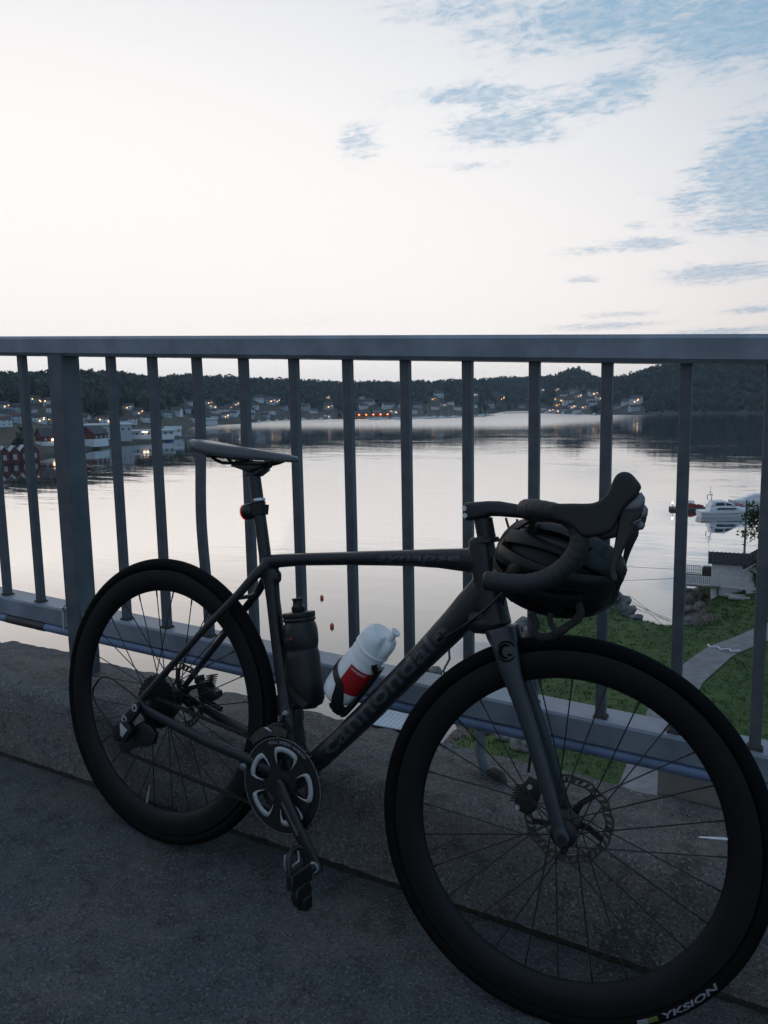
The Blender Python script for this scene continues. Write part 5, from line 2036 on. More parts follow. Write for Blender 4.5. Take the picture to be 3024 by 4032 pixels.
MAR = [(-27.0 + 8.9 * i / 55 + rng.uniform(-.1, .1), rng.uniform(0, 1), 'sail' if i % 5 in (0, 2, 3) else 'motor') for i in range(56)]
MAR += [(-35.0 + 5.2 * i / 8, rng.uniform(0, .6), 'motor' if i % 3 else 'sail') for i in range(9)]
MAR += [(-13.8, .2, 'motor'), (-12.6, .3, 'motor'), (-11.2, .2, 'motor'), (-10.4, .4, 'motor')]
MAR.sort()
for i, (az, q, kd) in enumerate(MAR):
    t = small_boat(kd)
    r = float(shore_r(az)) - 16 - 62 * q
    x, y = polar(az, r)
    t.location = (float(x), float(y), WZ)
    t.rotation_euler = (0, 0, rng.uniform(0, 6.28))
    k = rng.uniform(.8, 1.25)
    t.scale = (k, k, k)
    tag(t, 'white %s boat on the far shore, %s moored boat from the left' % ('sailing' if kd == 'sail' else 'motor', ORD[i]), 'boat', 'boats moored along the far shore')
t = small_boat('cover')
x, y = polar(-41.6, 505)
t.location = (float(x), float(y), WZ)
t.rotation_euler = (0, 0, rad(30))
tag(t, 'boat under a blue cover at the left quay', 'boat')
M['wood'] = mat('weathered_wood', (.13, .125, .12), .85, var=.3, vscale=3)
for i, (a0, a1, r0, r1) in enumerate(((-26.8, -18.2, 1035, 1120), (-21.5, -17.6, 1060, 1180), (-16.9, -14.4, 1420, 1400))):
    mb = MB()
    x0, y0 = polar(a0, r0)
    x1, y1 = polar(a1, r1)
    d_ = Vector((float(x1 - x0), float(y1 - y0), 0))
    mb.box(((float(x0 + x1)) / 2, (float(y0 + y1)) / 2, WZ + .35), (d_.length, 3.0, .9), Matrix.Rotation(math.atan2(d_.y, d_.x), 3, 'Z'))
    tag(mb.build('floating_pontoon', M['wood']), ('long dark pontoon in front of the far marina', 'second pontoon inside the far marina', 'pontoon across the mouth of the inner bay')[i], 'pontoon')


# forest: one mass of trees on the hills
def fast_mesh(name, V, T, m, smooth=False):
    me = bpy.data.meshes.new(name)
    me.vertices.add(len(V))
    me.vertices.foreach_set('co', np.asarray(V, np.float32).ravel())
    me.loops.add(len(T) * 3)
    me.loops.foreach_set('vertex_index', np.asarray(T, np.int32).ravel())
    me.polygons.add(len(T))
    me.polygons.foreach_set('loop_start', np.arange(0, len(T) * 3, 3, dtype=np.int32))
    me.polygons.foreach_set('loop_total', np.full(len(T), 3, np.int32))
    me.materials.append(m)
    me.update(calc_edges=True)
    o = bpy.data.objects.new(name, me)
    C.objects.link(o)
    return o


def leaf_mat(name, c0, c1, sc):
    m = bpy.data.materials.new(name)
    m.use_nodes = True
    b = NB(m.node_tree)
    bs = m.node_tree.nodes['Principled BSDF']
    g = b.n('ShaderNodeNewGeometry')
    n_ = b.noise(g.outputs['Position'], sc, 2, .6)
    b.link(b.mix(b.ramp(n_, .35, .65), c0, c1), bs.inputs['Base Color'])
    bs.inputs['Roughness'].default_value = .85
    bs.inputs['Specular IOR Level'].default_value = .2
    return m


def tree_proto(kind, seed):
    r_ = np.random.RandomState(seed)
    bm = bmesh.new()
    bmesh.ops.create_icosphere(bm, subdivisions=1, radius=1.0)
    cv = np.array([v.co[:] for v in bm.verts])
    ct = np.array([[v.index for v in f.verts] for f in bm.faces])
    bm.free()
    if kind == 'broad':
        core = cv * (1 + .25 * r_.randn(len(cv), 1)) * [.36, .36, .40] + [0, 0, .56]
        n_ = 46
        d_ = r_.randn(n_, 3)
        d_ /= np.linalg.norm(d_, axis=1)[:, None]
        c_ = d_ * r_.uniform(.30, .50, (n_, 1)) * [.95, .95, 1.0] + [0, 0, .56]
        s_ = .12
    else:
        z = (cv[:, 2:3] + 1) / 2
        core = np.concatenate([cv[:, :2] * (.26 * (1.02 - z) + .02), z * .92 + .04], 1) * (1 + .1 * r_.randn(len(cv), 1))
        n_ = 46
        z = r_.uniform(.08, .97, (n_, 1))
        a = r_.uniform(0, 6.28, (n_, 1))
        rr_ = (1.03 - z) * r_.uniform(.14, .30, (n_, 1))
        c_ = np.concatenate([np.cos(a) * rr_, np.sin(a) * rr_, z], 1)
        s_ = .085
    tri = c_[:, None, :] + r_.randn(n_, 3, 3) * s_
    V = np.concatenate([core, tri.reshape(-1, 3)])
    T = np.concatenate([ct, len(core) + np.arange(n_ * 3).reshape(-1, 3)])
    return V, T


PRT = [tree_proto('broad', s) for s in range(4)] + [tree_proto('cone', s + 9) for s in range(3)]
HPA = np.array(HP)
HVA = np.array(HV)
Vs, Ts, off = [], [], 0
cnt = 0
tries = 0
while cnt < 7600 and tries < 60000:
    tries += 1
    az = nrs.uniform(-62, 9)
    rs = float(shore_r(az))
    rr = float(np.interp(az, _ra, _rr))
    u = nrs.rand()
    t_ = u ** .8 * 1.06
    r = rs + 4 + (rr - rs) * t_
    dens = min(1.0, .30 + 2.2 * t_)
    if -41 < az < -14:
        dens = min(1.0, .12 + 2.4 * max(0, t_ - .05))
    if az > -9:
        dens = 1.0
    if az < -41 and t_ < .12:
        dens = .10
    if nrs.rand() > dens:
        continue
    x, y = polar(az, r)
    if np.any((HPA[:, 0] - x) ** 2 + (HPA[:, 1] - y) ** 2 < HPA[:, 2] ** 2 * .55):
        continue
    # gardens and clearings in front of the houses
    if np.any((np.abs(HVA[:, 0] - az) < HVA[:, 2]) & (HVA[:, 1] > r) & (HVA[:, 1] - r < 110)):
        continue
    z = float(terrain(az, r))
    V, T = PRT[nrs.randint(0, 7)]
    h_ = nrs.uniform(7, 13) * (1 if az < 100 else 1)
    an = nrs.uniform(0, 6.28)
    ca_, sa_ = math.cos(an), math.sin(an)
    W2 = V * [h_ * nrs.uniform(.8, 1.25), h_ * nrs.uniform(.8, 1.25), h_]
    W2 = np.stack([W2[:, 0] * ca_ - W2[:, 1] * sa_ + x, W2[:, 0] * sa_ + W2[:, 1] * ca_ + y, W2[:, 2] + z - .6], 1)
    Vs.append(W2)
    Ts.append(T + off)
    off += len(W2)
    cnt += 1
M['forest'] = leaf_mat('forest_leaves', (.026, .037, .026), (.056, .068, .046), .035)
fo = fast_mesh('forest', np.concatenate(Vs), np.concatenate(Ts), M['forest'])
tag(fo, 'dense mixed forest covering the hills round the water', 'forest', kind='stuff')

# buoys
M['buoy'] = mat('buoy', (.55, .07, .03), .45)
for i, (x, y) in enumerate(((-38.6, 65.6), (-32.5, 57.0))):
    t = thing('buoy', ('orange mooring buoy further out on the calm water', 'orange mooring buoy nearer the bridge on the calm water')[i], 'buoy', (x, y, WZ), 0, 'orange mooring buoys')
    mb = MB()
    mb.lathe([(0, -.12), (.12, -.08), (.19, .05), (.19, .18), (.13, .30), (.04, .36), (0, .37)], (0, 0, 0), (0, 0, 1), 16)
    mb.build('float', M['buoy'], t, smooth=60)
    mb = MB()
    mb.tube([(0, 0, .35), (0, 0, .46), (.03, 0, .49), (0, 0, .52)], .02, 6)
    mb.build('ring', M['mast'], t)

# the evening air over the fjord
mb = MB()
mb.box((-500, 1500, (WZ - 14 + 150) / 2), (7000, 4600, 150 - (WZ - 14)))
hz_ = mb.build('haze', bpy.data.materials.new('haze'))
hm = hz_.data.materials[0]
hm.use_nodes = True
hm.node_tree.nodes.clear()
b = NB(hm.node_tree)
pv = b.n('ShaderNodeVolumePrincipled')
pv.inputs['Color'].default_value = (.62, .80, 1.0, 1)
pv.inputs['Density'].default_value = .0001
pv.inputs['Anisotropy'].default_value = .2
ho2 = b.n('ShaderNodeOutputMaterial')
b.link(pv.outputs[0], ho2.inputs['Volume'])
tag(hz_, 'thin blue evening haze over the water', 'haze', kind='stuff')

# ------------------------------------------------------------------ the near shore below the bridge, right
SHP = [(-15, -60), (-15, 30), (-14.6, 38), (-14.3, 45), (-15.0, 52), (-16.2, 58), (-17.2, 62.4), (-16.0, 65), (-14.1, 67.5), (-12.6, 70.8), (-10.9, 76.3), (-9.6, 73.8), (-7.7, 69.4), (-6.4, 66.0), (-5.2, 64.3), (-4.1, 64.0), (-3.3, 65.6), (-3.7, 71), (-4.5, 77.6), (-4.4, 80.5), (-2, 83), (4, 88), (20, 95), (45, 92), (80, 80), (80, -60)]
SHA = np.array(SHP, float)


def shore_sd(x, y):
    """distance to the near shoreline, positive on land (arrays)"""
    x = np.asarray(x, float)
    y = np.asarray(y, float)
    n_ = len(SHA)
    best = np.full(x.shape, 1e9)
    ins = np.zeros(x.shape, bool)
    for i in range(n_):
        ax_, ay = SHA[i]
        bx, by = SHA[(i + 1) % n_]
        dx_, dy_ = bx - ax_, by - ay
        t = np.clip(((x - ax_) * dx_ + (y - ay) * dy_) / (dx_ * dx_ + dy_ * dy_), 0, 1)
        best = np.minimum(best, np.hypot(x - ax_ - t * dx_, y - ay - t * dy_))
        cond_ = ((ay > y) != (by > y))
        xx = ax_ + (y - ay) / (by - ay + 1e-12) * dx_
        ins ^= cond_ & (x < xx)
    return np.where(ins, best, -best)


def near_h(x, y):
    d_ = shore_sd(x, y)
    h_ = 4.0 * (1 - np.exp(-np.maximum(d_, 0) / 4.2)) + np.minimum(d_, 0) * .45
    d2 = np.clip(d_ / 5.0, 0, 1)
    rough = (np.sin(x * 2.1 + y * .7) * np.sin(y * 1.7 - x * .6) * .25 + np.sin(x * 5.3 + 1) * np.sin(y * 4.7) * .12) * (1 - d2) * np.clip(d_ + 1.2, 0, 1)
    return WZ + np.maximum(h_, -3) + rough + .10 * np.sin(x * .5) * np.sin(y * .43) * d2


def near_mat():
    m = bpy.data.materials.new('near_ground')
    m.use_nodes = True
    b = NB(m.node_tree)
    bs = m.node_tree.nodes['Principled BSDF']
    g = b.n('ShaderNodeNewGeometry')
    at = b.n('ShaderNodeAttribute', attribute_name='soil')
    pos = g.outputs['Position']
    n1_ = b.noise(pos, .35, 4, .65)
    n2_ = b.noise(pos, 3.2, 3, .7)
    grass = b.mix(b.ramp(n1_, .38, .66), (.040, .076, .022), (.066, .108, .036))
    grass = b.mix(b.ramp(n2_, .40, .75, 0, .55), grass, (.024, .042, .014))
    rock = b.mix(b.ramp(n2_, .35, .65), (.042, .038, .035), (.115, .108, .102))
    k = b.ramp(b.math('ADD', at.outputs['Fac'], b.math('MULTIPLY', b.math('SUBTRACT', n1_, .5), .9)), .42, .58)
    b.link(b.mix(k, grass, rock), bs.inputs['Base Color'])
    bs.inputs['Roughness'].default_value = .92
    bs.inputs['Specular IOR Level'].default_value = .2
    bn = b.n('ShaderNodeBump')
    bn.inputs['Strength'].default_value = .8
    bn.inputs['Distance'].default_value = .25
    b.link(b.noise(pos, 1.8, 4, .7), bn.inputs['Height'])
    b.link(bn.outputs[0], bs.inputs['Normal'])
    return m


M['near_ground'] = near_mat()
xs = np.concatenate([np.arange(-19, 8, .45), np.arange(8, 80, 4.0)])
ys = np.concatenate([np.arange(-58, 18, 4.0), np.arange(18, 90, .45), np.arange(90, 100, 2.0)])
XX, YY = np.meshgrid(xs, ys, indexing='ij')
ZZ = near_h(XX, YY)
SD = shore_sd(XX, YY)
mb = MB()
mb.v = [tuple(map(float, p)) for p in zip(XX.ravel(), YY.ravel(), ZZ.ravel())]
ny = len(ys)
for i in range(len(xs) - 1):
    for j in range(ny - 1):
        if max(SD[i, j], SD[i + 1, j], SD[i, j + 1], SD[i + 1, j + 1]) > -3.5:
            mb.f.append((i * ny + j, (i + 1) * ny + j, (i + 1) * ny + j + 1, i * ny + j + 1))
            mb.m.append(0)
ng = mb.build('near_shore_ground', M['near_ground'], smooth=180, fix=False)
at = ng.data.attributes.new('soil', 'FLOAT', 'POINT')
at.data.foreach_set('value', np.clip(1.15 - SD.ravel() / 3.6, 0, 1).astype(np.float32))
tag(ng, kind='structure')


def gz(x, y):
    return float(near_h(np.array([x]), np.array([y]))[0])


# footpath across the lawn
UP = [(7, 66.5), (2.9, 59.9), (1.9, 57.8), (.5, 53.9), (-.7, 51.1), (-1.6, 48.5), (-2.0, 47.0), (-2.6, 44.0), (-3.0, 40), (-3.2, 30), (-3, 15)]
LO = [(9, 60.5), (2.9, 54.6), (1.9, 52.3), (.9, 49.8), (0.0, 46.6), (-.6, 44.3), (-.8, 42.5), (-1.0, 40.2), (-1.1, 37), (-1.0, 28), (-.6, 14)]
DU = dense([(x, y, 0) for x, y in UP], 90)
DL = dense([(x, y, 0) for x, y in LO], 90)
mb = MB()
for a, b in zip(DU, DL):
    for k in range(5):
        p = a.lerp(b, k / 4)
        mb.v.append((p.x, p.y, gz(p.x, p.y) + .06 + .03 * (1 - abs(k - 2) / 2)))
for i in range(89):
    for k in range(4):
        mb.f.append((i * 5 + k, (i + 1) * 5 + k, (i + 1) * 5 + k + 1, i * 5 + k + 1))
        mb.m.append(0)
M['path'] = mat('path_gravel', (.16, .16, .165), .9, var=.2, vscale=1.2, bump=.4, bscale=8, bdist=.03)
tag(mb.build('footpath', M['path'], smooth=180), kind='structure')
M['rope'] = mat('white_rope', (.62, .64, .68), .6)
hz = [(-.75, 51.3), (-.6, 50.75), (-.15, 51.0), (0.05, 50.35), (.5, 50.75), (.7, 50.15), (1.15, 50.6)]
mb = MB()
mb.tube([(x, y, gz(x, y) + .16) for x, y in hz], .055, 6)
tag(mb.build('rope', M['rope'], smooth=60), 'white rope lying in zigzags across the footpath', 'rope')

# grass blades
n_ = 8000
gx = nrs.uniform(-15, 6, n_)
gy = nrs.uniform(24, 84, n_)
sdv = shore_sd(gx, gy)
keep = sdv > 1.6
pu = np.array([(p.x, p.y) for p in DU])
pl_ = np.array([(p.x, p.y) for p in DL])
iy = np.interp(gy, pu[::-1, 1], pu[::-1, 0])
iy2 = np.interp(gy, pl_[::-1, 1], pl_[::-1, 0])
keep &= ~((gx > iy - .1) & (gx < iy2 + .1))
gx, gy, sdv = gx[keep], gy[keep], sdv[keep]
gzv = near_h(gx, gy)
n_ = len(gx)
hh = nrs.uniform(.05, .15, n_) * np.where(sdv < 5, 1.7, 1.0)
V = np.zeros((n_, 4, 3, 3))
for q in range(4):
    a = nrs.uniform(0, 6.28, n_)
    ox, oy = nrs.uniform(-.22, .22, n_), nrs.uniform(-.22, .22, n_)
    wd = nrs.uniform(.03, .07, n_)
    V[:, q, 0] = np.stack([gx + ox - np.cos(a) * wd, gy + oy - np.sin(a) * wd, gzv - .02], 1)
    V[:, q, 1] = np.stack([gx + ox + np.cos(a) * wd, gy + oy + np.sin(a) * wd, gzv - .02], 1)
    V[:, q, 2] = np.stack([gx + ox + nrs.uniform(-.1, .1, n_), gy + oy + nrs.uniform(-.1, .1, n_), gzv + hh], 1)
M['grass'] = leaf_mat('grass_blades', (.040, .076, .022), (.066, .110, .036), .5)
tag(fast_mesh('grass', V.reshape(-1, 3), np.arange(n_ * 12).reshape(-1, 3), M['grass']), 'short green grass on the bank below the bridge', 'grass', kind='stuff')

# shoreline rocks
M['rock'] = mat('shore_rock', (.125, .12, .115), .9, var=.35, vscale=1.3, bump=.7, bscale=5, bdist=.08)
RKM = []
for s in range(5):
    bm = bmesh.new()
    bmesh.ops.create_icosphere(bm, subdivisions=3, radius=1.0)
    for v in bm.verts:
        p = v.co.copy()
        k = 1 + .35 * mnoise.noise(p * 1.1 + Vector((s * 7, 0, 0))) + .12 * mnoise.noise(p * 3.1 + Vector((0, s * 5, 0)))
        v.co = Vector((p.x * k, p.y * k * .8, p.z * k * .62))
    me = bpy.data.meshes.new('boulder')
    bm.to_mesh(me)
    bm.free()
    me.materials.append(M['rock'])
    RKM.append(me)
RK = [(-10.4, 75.2, 1.5), (-9.4, 72.4, 1.3), (-8.6, 70.8, 1.1), (-7.6, 68.4, 1.0), (-10.6, 72.0, 1.6), (-3.4, 72.3, 1.2), (-3.1, 74.4, 1.4), (-2.3, 71.2, .9), (-3.6, 69.5, .8), (-2.9, 67.8, .9), (-3.4, 77.0, 1.3), (-4.6, 64.9, .6), (-6.0, 65.2, .7), (-14.6, 62.5, 1.2), (-15.6, 60.4, 1.4), (-13.4, 66.2, 1.2), (-14.0, 57.0, 1.0), (-13.2, 52.0, 1.1), (-13.6, 47.2, 1.3), (-12.6, 44.0, 1.0), (-12.0, 40.2, 1.1), (-11.0, 36.4, 1.2), (-9.3, 34.6, 1.0), (-8.0, 33.2, .9), (-12.2, 68.5, 1.1), (-11.4, 45.6, .7), (-10.2, 42.5, .6), (-19.4, 49.7, .8), (-20.3, 49.6, .55)]
RK = sorted(RK[:27], key=lambda q: -q[1]) + RK[27:]
bn_ = {}
for i, (x, y, s) in enumerate(RK):
    o = bpy.data.objects.new('boulder', RKM[i % 5])
    C.objects.link(o)
    o.location = (x, y, gz(x, y) + s * .18 if x > -17 else WZ + .1)
    o.rotation_euler = (rng.uniform(-.3, .3), rng.uniform(-.3, .3), rng.uniform(0, 6))
    o.scale = (s * .8, s * .8, s * rng.uniform(.7, 1.0) * .8)
    if x < -17:
        tag(o, ('larger low rock standing alone in the water', 'smaller low rock beside it in the water')[i - 27], 'boulder', 'lone rocks in the water')
    else:
        cl = 'on the rocky point' if (x > -13 and x < -6.3 and y > 66) else ('below the boathouse terrace' if x > -6.3 else ('by the dinghy' if y > 55 else 'on the bank under the bridge'))
        bn_[cl] = bn_.get(cl, 0) + 1
        tag(o, 'grey boulder %s, %s of them counted towards the bridge' % (cl, ORD[bn_[cl] - 1]), 'boulder', 'shoreline boulders')

# boathouse, its neighbour and terrace
M['tile'] = mat('roof_tile', (.022, .023, .026), .75, var=.2, vscale=4)
M['plank_white'] = mat('white_planks', (.68, .69, .71), .7, var=.08, vscale=3)


def shed(label, x, y, z, rz, L_, W_, H_, R_):
    t = thing('boathouse', label, 'boathouse', (x, y, z), rz)
    hl, hw_ = L_ / 2, W_ / 2
    mb = MB()
    mb.add([(-hl, -hw_, -2), (hl, -hw_, -2), (hl, hw_, -2), (-hl, hw_, -2), (-hl, -hw_, H_), (hl, -hw_, H_), (hl, hw_, H_), (-hl, hw_, H_), (-hl, 0, H_ + R_), (hl, 0, H_ + R_)], [(0, 1, 5, 4), (2, 3, 7, 6), (1, 2, 6, 9, 5), (3, 0, 4, 8, 7)])
    w_ = mb.build('wall', M['plank_white'], t)
    np_ = int(L_ / .16)
    mb = MB()
    for i in range(np_ + 1):
        mb.box((-hl + L_ * i / np_, -hw_ - .012, H_ / 2 - .2), (.05, .03, H_ + .3))
    tag(mb.build('batten', M['plank_white'], w_), kind='stuff')
    for s in (-1, 1):
        mb = MB()
        ev, zz_ = hw_ + .35, H_ - R_ / hw_ * .35
        nrow = 9
        for r in range(nrow):
            t0, t1 = r / nrow, (r + 1.12) / nrow
            for q in range(1):
                y0, z0 = s * ev * (1 - t0), zz_ + (H_ + R_ - zz_) * t0
                y1, z1 = s * ev * (1 - min(1, t1)), zz_ + (H_ + R_ - zz_) * min(1, t1)
                P = [(-hl - .3, y0, z0 + .10), (hl + .3, y0, z0 + .10), (hl + .3, y1, z1 + .05), (-hl - .3, y1, z1 + .05)]
                mb.add(P + [(a_, b_, c_ - .06) for a_, b_, c_ in P], [(0, 1, 2, 3), (7, 6, 5, 4), (0, 4, 5, 1), (1, 5, 6, 2), (2, 6, 7, 3), (3, 7, 4, 0)])
        n_r = int(L_ / .3)
        for i in range(n_r + 1):
            xx_ = -hl - .3 + (L_ + .6) * i / n_r
            mb.tube([(xx_, s * ev, zz_ + .11), (xx_, 0, H_ + R_ + .09)], .045, 5)
        mb.build('roof_slope', M['tile'], t)
    mb = MB()
    for s in (-1, 1):
        for e in (-1, 1):
            mb.tube([(s * (hl + .31), e * (hw_ + .35), H_ - R_ / hw_ * .35 + .02), (s * (hl + .31), 0, H_ + R_ + .04)], .07, 5)
    mb.build('barge_board', M['plank_white'], t)
    return t


zb = -15.95
shed('white planked boathouse with dark tiled roof beside the terrace', .42, 74.2, zb, rad(3), 4.0, 3.2, 2.25, .62)
t = shed('taller white boathouse half hidden by the birch', 3.15, 74.2, zb, rad(92), 5.0, 3.7, 2.1, 1.25)
# terrace deck with white railing panels
t = thing('terrace', 'wooden terrace with white slatted railings beside the boathouse', 'terrace', (-2.45, 74.6, zb))
mb = MB()
for i in range(14):
    mb.box((.05, -2.4 + .36 * i, .02), (3.4, .33, .10))
tag(mb.build('deck_board', M['wood'], t), kind='stuff')
mb = MB()
for (x, y) in ((-1.5, -2.2), (1.5, -2.2), (-1.5, 2.2), (0, -2.2)):
    mb.tube([(x, y, -2.6), (x, y, 0)], .09, 6)
mb.build('support_post', M['wood'], t)


def picket(p0, p1, h_, nm='railing_panel'):
    mb = MB()
    p0, p1 = Vector(p0), Vector(p1)
    L_ = (p1 - p0).length
    n_ = max(3, int(L_ / .16))
    d_ = (p1 - p0) / n_
    ang = math.atan2(d_.y, d_.x)
    for i in range(n_ + 1):
        c_ = p0 + d_ * i
        mb.box((c_.x, c_.y, h_ / 2 + .08), (.10, .03, h_), Matrix.Rotation(ang, 3, 'Z'))
    for z in (.2, h_ + .08):
        c_ = (p0 + p1) / 2
        mb.box((c_.x, c_.y, z), (L_ + .1, .07, .07), Matrix.Rotation(ang, 3, 'Z'))
    mb.build(nm, M['plank_white'], t)


picket((-1.6, -2.4, 0), (.9, -2.4, 0), .85)
picket((-1.62, -2.3, 0), (-1.62, 2.3, 0), .85)
picket((-1.55, 2.35, 0), (-.2, 2.35, 0), .85)
picket((1.75, -2.5, 0), (4.6, -2.9, 0), 1.05)
mb = MB()
mb.puff([(-.35, .08), (-.35, 1.0), (-.2, 1.1), (.5, 1.1), (.6, .9), (.6, .08)], .35, .06, lambda u, v, w_: (u + .3, w_ + 1.6, v))
o = mb.build('barbecue', M['tape'], smooth=40)
o.location = (-2.45, 74.6, zb)
tag(o, 'dark covered grill standing on the terrace', 'grill')
M['slab'] = mat('slab', (.34, .34, .34), .85, var=.15, vscale=2)
for i, (x, y) in enumerate(((.9, 70.2), (.55, 71.2))):
    mb = MB()
    mb.puff([(-.9, -.35), (.9, -.3), (.95, .3), (-.85, .35)], .09, .03, lambda u, v, w_: (u, v, w_))
    o = mb.build('stone_slab', M['slab'], smooth=40)
    o.location = (x, y, gz(x, y) + .12)
    tag(o, ('flat pale stone slab on the grass, the nearer one', 'flat pale stone slab on the grass by the boathouse')[i], 'slab')

# utility pole with wires
t = thing('utility_pole', 'tall dark wooden pole standing behind the boathouse', 'pole', (1.05, 90.0, WZ - .5))
mb = MB()
mb.tube([(0, 0, 0), (0, 0, 9.4)], [.14, .10], 10)
mb.build('pole', M['wood'], t, smooth=60)
M['wire'] = mat('wire', (.05, .05, .055), .6)
for i, (p0, p1, lb) in enumerate((((-28, 92, WZ + 1.2), (-2.6, 78.5, WZ + 3.2), 'thin mooring line running from the terrace, the upper one'), ((-20, 84, WZ + .2), (-2.7, 77.5, WZ + 2.8), 'thin mooring line running from the terrace, the lower one'), ((-9.5, 78, WZ + .3), (-4.6, 68.5, WZ + .5), 'thin line from the rocky point into the inlet'))):
    mb = MB()
    a, b = Vector(p0), Vector(p1)
    mb.tube([a.lerp(b, k / 20) + Vector((0, 0, -1.1 * math.sin(math.pi * k / 20) * (0.5 if i == 2 else 1) * .5)) for k in range(21)], .022, 5)
    tag(mb.build('mooring_line', M['wire']), lb, 'rope')

# motor yacht and the boat behind it
M['red_gear'] = mat('red_gear', (.25, .04, .03), .7)


def yacht(label, x, y, rz, k, fly=True):
    t = thing('motor_boat', label, 'boat', (x, y, WZ), rz)
    t.scale = (k, k, k)
    mb = MB()
    hull(mb, 9.2, 3.2, 1.15, .35)
    h_ = mb.build('hull', M['gel'], t, smooth=40)
    mb = MB()
    mb.tube([(-4.4, -1.36, .62), (0, -1.61, .66), (2.3, -1.36, .75), (3.7, -.82, .86)], .05, 6)
    mb.build('rubbing_strake', M['wire'], h_)
    mb = MB()
    mb.puff([(-3.2, 1.0), (-3.0, 1.75), (-1.2, 1.95), (1.4, 1.80), (3.6, 1.32), (3.9, 1.15)], 1.22, .35, lambda u, v, w_: (u, w_ * (1 - .16 * max(0, u - 1) / 2), v))
    mb.build('deck_house', M['gel'], t, smooth=50)
    mb = MB()
    mb.puff([(-2.9, 1.8), (-2.6, 2.75), (-.6, 2.80), (.6, 2.35), (1.5, 1.78)], 1.05, .3, lambda u, v, w_: (u, w_, v))
    cab = mb.build('cabin', M['gel'], t, smooth=50)
    for (pts_, yy) in (([(-2.2, 2.0), (-2.0, 2.5), (-.8, 2.52), (-.6, 2.0)], -1.06), ([(-.4, 2.0), (-.55, 2.48), (.2, 2.34), (.9, 2.0)], -1.06), ([(-2.0, 1.30), (-1.8, 1.65), (.9, 1.62), (1.5, 1.36)], -1.23)):
        mb = MB()
        mb.prism(pts_, yy - .03, yy + .05, lambda u, v, w_: (u, w_, v))
        mb.build('window', M['boat_glass'], cab)
    if fly:
        mb = MB()
        mb.tube([(-2.8, -1.0, 2.7), (-2.9, -1.0, 3.5), (-2.7, -.8, 3.7), (-2.7, .8, 3.7), (-2.9, 1.0, 3.5), (-2.8, 1.0, 2.7)], .09, 6)
        mb.build('radar_arch', M['gel'], t)
        mb = MB()
        mb.tube([(-2.7, 0, 3.6), (-2.7, 0, 5.2)], .04, 5)
        mb.box((-2.7, 0, 4.2), (.1, 1.0, .1))
        mb.lathe([(0, 0), (.28, .02), (.28, .16), (0, .2)], (-2.6, 0, 3.72), (0, 0, 1), 12)
        mb.build('mast', M['gel'], t)
    mb = MB()
    mb.tube([(1.0, -1.2, 1.35), (1.0, -1.2, 1.9), (3.4, -.75, 2.0), (4.5, 0, 2.05), (3.4, .75, 2.0), (1.0, 1.2, 1.9), (1.0, 1.2, 1.35)], .03, 5)
    mb.build('bow_rail', M['mast'], t)
    return t


yacht('white motor cruiser with dark windows moored at the dock', -2.2, 139.6, rad(22), 1.0)
t = yacht('second white cruiser with radar arch lying behind the dock', 1.5, 154.5, rad(196), .85)
for (x_, y_, a_, k_, lb_) in ((-8.6, 150.5, 100, .55, 'small open motor boat behind the left end of the dock'), (-4.4, 151.5, 70, .6, 'small white motor boat moored behind the floating dock'), (5.6, 146.0, 20, .6, 'small white motor boat beyond the bow of the cruiser')):
    sb_ = small_boat('motor')
    sb_.location = (x_, y_, WZ)
    sb_.rotation_euler = (0, 0, rad(a_))
    sb_.scale = (k_, k_, k_)
    tag(sb_, lb_, 'boat', 'boats at the near dock')
t = thing('floating_dock', 'low grey floating dock with red gear left of the cruiser', 'dock', (-5.5, 146.5, WZ), rad(12))
mb = MB()
for i in range(26):
    mb.box((-6.2 + .5 * i, 0, .42), (.46, 2.6, .10))
tag(mb.build('deck_board', M['wood'], t), kind='stuff')
mb = MB()
mb.box((0, -1.0, .1), (12.8, .35, .55))
mb.box((0, 1.0, .1), (12.8, .35, .55))
mb.build('float', M['stone'], t)
for i, (x_, s_) in enumerate(((-2.6, .9), (-1.2, .7), (5.2, 1.0))):
    mb = MB()
    mb.puff([(-.8 * s_, .47), (-.8 * s_, .9 * s_ + .3), (-.3, 1.0 * s_ + .35), (.8 * s_, .8 * s_ + .3), (.9 * s_, .47)], .5, .12, lambda u, v, w_: (u, w_, v))
    o = mb.build('gear_crate', M['red_gear'], smooth=40)
    o.matrix_world = Matrix.Translation((-5.5, 146.5, WZ)) @ Matrix.Rotation(rad(12), 4, 'Z') @ Matrix.Translation((x_, .2, 0))
    tag(o, ('red gear pile on the left end of the floating dock', 'smaller red gear pile next to it on the dock', 'red gear pile at the right end of the dock')[i], 'gear')
o = thing('lamp_post', 'short dock lamp glowing at the left end of the dock', 'lamp', (-11.2, 144.6, WZ))
mb = MB()
mb.tube([(0, 0, .3), (0, 0, 1.2)], .05, 6)
mb.build('post', M['wire'], o)
mb = MB()
mb.lathe([(0, 0), (.13, .03), (.13, .25), (0, .3)], (0, 0, 1.2), (0, 0, 1), 8)
mb.build('lamp', M['lamp_white'], o)

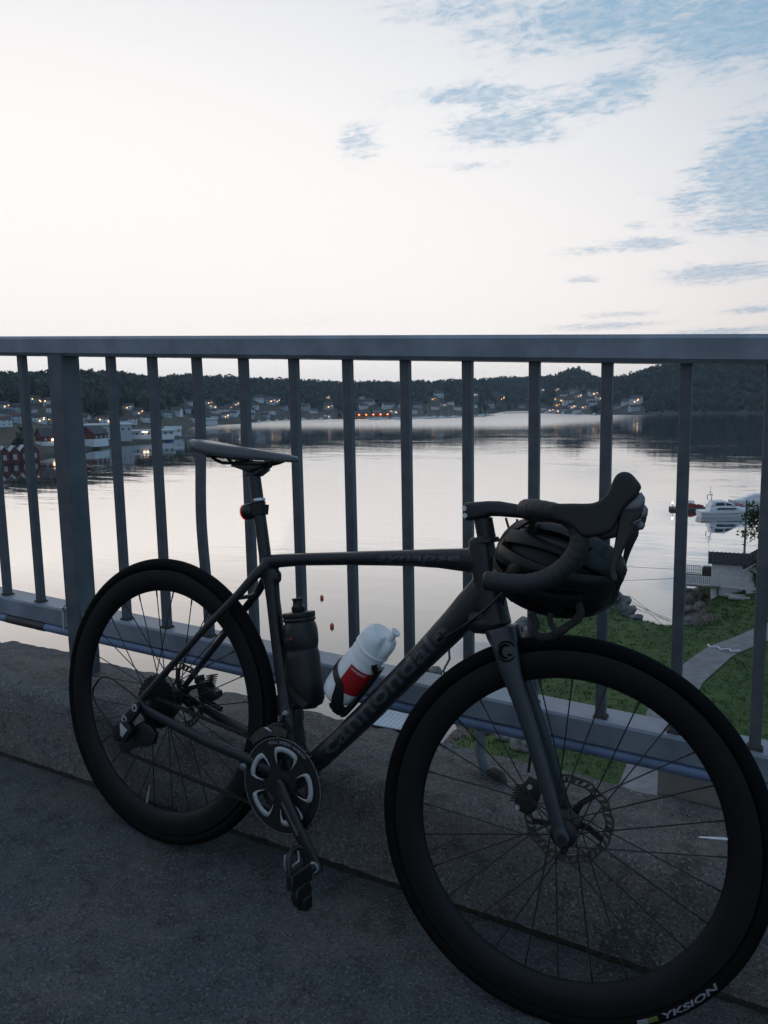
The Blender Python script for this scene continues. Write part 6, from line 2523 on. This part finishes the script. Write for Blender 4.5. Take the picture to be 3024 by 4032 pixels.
# small jetty seen through the gap under the pipe, and a dinghy on the rocks
t = thing('jetty', 'pale planked jetty seen through the gap under the pipe', 'jetty', (-18.6, 39.8, WZ))
for i in range(14):
    mb = MB()
    mb.box((-1.9 + .29 * i, 0, .62), (.26, 3.4, .06))
    mb.build('plank', M['wall_grey'], t)
for sy_ in (-1.3, 1.3):
    mb = MB()
    mb.box((0, sy_, .5), (4.2, .14, .16))
    mb.build('beam', M['wood'], t)
for (x_, y_) in ((-1.8, -1.4), (1.8, -1.4), (-1.8, 1.4), (1.8, 1.4)):
    mb = MB()
    mb.tube([(x_, y_, -2.5), (x_, y_, 1.0)], .10, 8)
    mb.build('pile', M['wood'], t)
t = thing('dinghy', 'small white dinghy with orange seat drawn up by the rocks', 'boat', (-16.3, 61.2, WZ + .25), rad(60))
mb = MB()
hull(mb, 2.6, 1.3, .5, .15)
mb.build('hull', M['gel'], t, smooth=40)
mb = MB()
mb.box((-.2, 0, .56), (.4, .9, .08))
mb.build('seat', M['buoy'], t)
t = thing('mooring_stake', 'bent dark mooring stake in the water beside the fork', 'stake', (-20.4, 55.0, WZ - 1))
mb = MB()
mb.tube([(0, 0, 0), (.1, 0, 1.8), (-.5, 0, 2.9), (.3, 0, 3.9)], .10, 7)
mb.build('stake', M['wood'], t)

# birch at the right edge
t = thing('birch_tree', 'leafy birch at the right edge beside the boathouses', 'tree', (3.35, 69.5, gz(3.35, 69.5)))
mb = MB()
mb.tube([(0, 0, -.3), (.1, .1, 3.0), (-.1, .2, 6.5), (.1, .1, 10.5)], [.19, .15, .10, .03], 10)
M['bark'] = mat('birch_bark', (.38, .37, .35), .85, var=.5, vscale=5)
mb.build('trunk', M['bark'], t, smooth=60)
LV, LT = [], []
r_ = np.random.RandomState(5)
mbl = MB()
for i in range(34):
    z0 = 1.2 + 8.4 * i / 34
    a = r_.uniform(0, 6.28)
    ln = r_.uniform(1.2, 2.9) * (1.15 - abs(z0 - 4.5) / 9)
    tip = np.array([math.cos(a) * ln, math.sin(a) * ln, z0 + ln * .3])
    mbl.tube([(0, .1, z0), tuple(tip * [.6, .6, 0] + [0, 0, z0 + ln * .28]), tuple(tip)], [.045, .03, .01], 5)
    for q in range(24):
        f_ = r_.uniform(.3, 1.05)
        c_ = np.array([math.cos(a) * ln * f_, math.sin(a) * ln * f_, z0 + ln * .3 * f_]) + r_.randn(3) * [.22, .22, .25]
        for g_ in range(10):
            p = c_ + r_.randn(3) * [.16, .16, .30] + [0, 0, -r_.uniform(0, .8) * f_]
            LV.append(p + r_.randn(3, 3) * .115)
mbl.build('branch', M['bark'], t, smooth=60)
LV = np.array(LV).reshape(-1, 3)
M['birch'] = leaf_mat('birch_leaves', (.026, .045, .014), (.055, .075, .026), 1.2)
cr = fast_mesh('crown', LV, np.arange(len(LV)).reshape(-1, 3), M['birch'])
cr.parent = t
